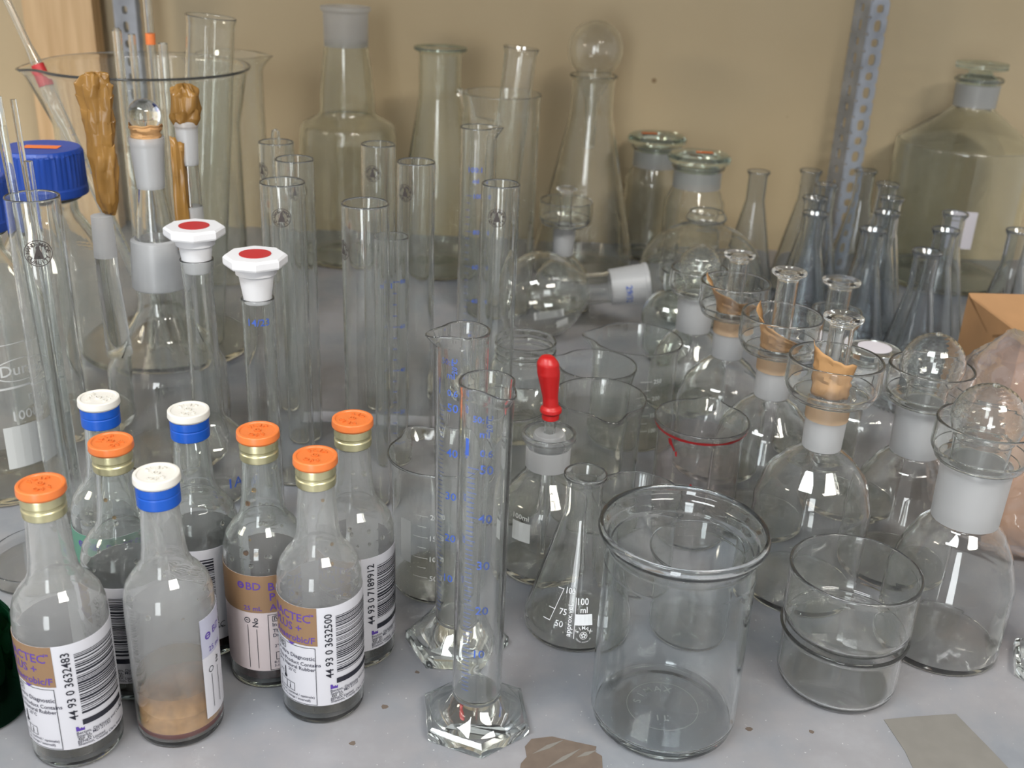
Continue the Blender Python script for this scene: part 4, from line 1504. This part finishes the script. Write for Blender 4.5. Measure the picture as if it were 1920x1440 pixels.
# big stoppered bottle at the wall, large flask beside it
e = thing('stoppered_bottle', 'big sloping-shouldered bottle with flat glass stopper and white sticker', 'bottle', (.5440, 1.3300, 0))
out = [(0, .003), (.07, 0), (.0820, 0, .012), (.0820, .172, .006), (.0250, .213, .004), (.0240, .220), (.0250, .243, .002), (.0285, .246, .001), (.0280, .249)]
revolve('body', shell(out, .0025, .004), 'glass_green', e, 56)
revolve('ground_neck', [(.0215, .216), (.0246, .216), (.0255, .242), (.0215, .242), (.0215, .216)], 'frost', e)
revolve('flat_stopper', fil([(0, .222), (.0190, .222), (.0205, .250), (.0130, .254, .002), (.0140, .258, .001), (.0300, .2600, .001), (.0300, .2670, .001), (0, .2680)]), 'solid_green', e)
k = Print()
k.rect(-.012, .060, .020, .105, 8)
k.wrap('white_sticker', e, 'dark_paper', .0820, facing(.544, 1.33) + .12, .0004)
erlenmeyer('conical_flask', .5900, 1.1000, .0600, .2200, .0220, 'large grey-looking conical flask cut by the picture edge', 'glass_blue', .002, neck=.04, lip=.003)

# ---------------------------------------------------------------- cardboard, plastic bag, odds and ends
def cardboard_box(name, label, x, y, rot, sx, sy, h, flap):
    e = thing(name, label, 'box', (x, y, 0), rot)
    t = .003
    link('base', boxmesh('base', -sx, sx, -sy, sy, 0, t), 'cardboard', e)
    for nm, a in (('side_panel', (-sx, -sx + t, -sy, sy)), ('side_panel', (sx - t, sx, -sy, sy)), ('end_panel', (-sx + t, sx - t, -sy, -sy + t)), ('end_panel', (-sx + t, sx - t, sy - t, sy))):
        link(nm, boxmesh(nm, *a, t, h), 'cardboard', e)
    if flap:
        for nm, piv, sgn in (('flap', -sy, 1), ('flap', sy, -1)):
            V = [(-sx, 0, 0), (sx, 0, 0), (sx, sgn * sy * .9, -.018), (-sx, sgn * sy * .9, -.018)]
            V += [(a, b, c + .0028) for a, b, c in V]
            F = [(0, 1, 2, 3), (4, 7, 6, 5), (0, 4, 5, 1), (1, 5, 6, 2), (2, 6, 7, 3), (3, 7, 4, 0)]
            fl = link(nm, mesh(nm, V, F, smooth=False), 'cardboard', e)
            fl.location = (0, piv, h)
            bmm = bmesh.new()
            bmm.from_mesh(fl.data)
            bmesh.ops.recalc_face_normals(bmm, faces=bmm.faces)
            bmm.to_mesh(fl.data)
            bmm.free()
    return e


cardboard_box('cardboard_box', 'folded brown cardboard box behind the crumpled plastic bag', .4640, .8500, .06, .065, .05, .114, True)
cardboard_box('cardboard_box', 'small brown carton wrapped inside the crumpled plastic bag', .3880, .6920, -.2, .034, .028, .088, False)

bmm = bmesh.new()
bmesh.ops.create_icosphere(bmm, subdivisions=5, radius=1)
brnd = random.Random(11)
cells = [Vector((brnd.gauss(0, 1), brnd.gauss(0, 1), brnd.gauss(0, 1))).normalized() for _ in range(70)]
depth = [brnd.uniform(-.03, .03) for _ in cells]
tilt = [Vector((brnd.uniform(-1, 1), brnd.uniform(-1, 1), brnd.uniform(-1, 1))) * .2 for _ in cells]
for v in bmm.verts:
    d = v.co.normalized()
    q = (d + Vector((noise.noise(d * 4), noise.noise(d * 4 + Vector((7, 0, 0))), noise.noise(d * 4 + Vector((0, 7, 0))))) * .10).normalized()
    near = max(range(len(cells)), key=lambda i: q.dot(cells[i]))
    s = 1 + .06 * noise.noise(d * 2.1 + Vector((3, 1, 7))) + depth[near] + (q - cells[near]).dot(tilt[near]) + .03 * (1 - 2 * abs(noise.noise(d * 6.5)))
    p = d * s
    if d.z < 0:  # the bag sags and spreads on the shelf
        k = max(sqrt(max(0, 1 - d.z * d.z)), .12) ** -.75
        p = Vector((p.x * k, p.y * k, p.z))
    p = Vector((math.copysign(abs(p.x) ** .85, p.x) * .072, math.copysign(abs(p.y) ** .85, p.y) * .058, math.copysign(abs(p.z) ** .8, p.z) * .074))
    p.z = max(p.z + .076, .0006)
    v.co = p
me = bpy.data.meshes.new('plastic_bag')
bmm.to_mesh(me)
bmm.free()
me.polygons.foreach_set('use_smooth', [True] * len(me.polygons))
o = link('plastic_bag', me, 'film')
o.location = (.3860, .6920, 0)
prop(o, 'crumpled clear plastic bag wrapped around a small carton', 'bag')

# petri dish, green bottle, paper strip
o = dish(-.2980, .5880, 0, .0360, .010, 'thin shallow petri dish lying behind the front corner vial', 'glass', t=.0012, fillet=.001)
e = thing('green_bottle', 'dark green glass bottle cut by the picture edge beside the corner vial', 'bottle', (-.2760, .4500, 0))
revolve('body', shell([(0, .002), (.018, 0), (.0225, 0, .004), (.0225, .055, .012), (.009, .078, .006), (.009, .098)], .002, .003), 'dark_green', e, 40)
revolve('neck_ring', fil([(.0088, .092), (.0112, .092, .001), (.0112, .0985, .001), (.0088, .0985), (.0088, .092)]), 'dark_green', e, 40)
o = link('paper_strip', boxmesh('paper_strip', -.172, -.062, .8205, .8405, .0002, .0007), 'paper')
prop(o, 'white paper strip lying on the shelf between the tall tubes', 'paper')

# everything that stands on the shelf rests on its grain, a hair above the sheet
for o in list(COL.objects):
    if o.parent is None and o.type in ('MESH', 'EMPTY') and o.get('kind') != 'structure' and o.name.split('.')[0] not in ('slotted_post', 'wooden_board', 'paper_strip'):
        o.location.z += .0004
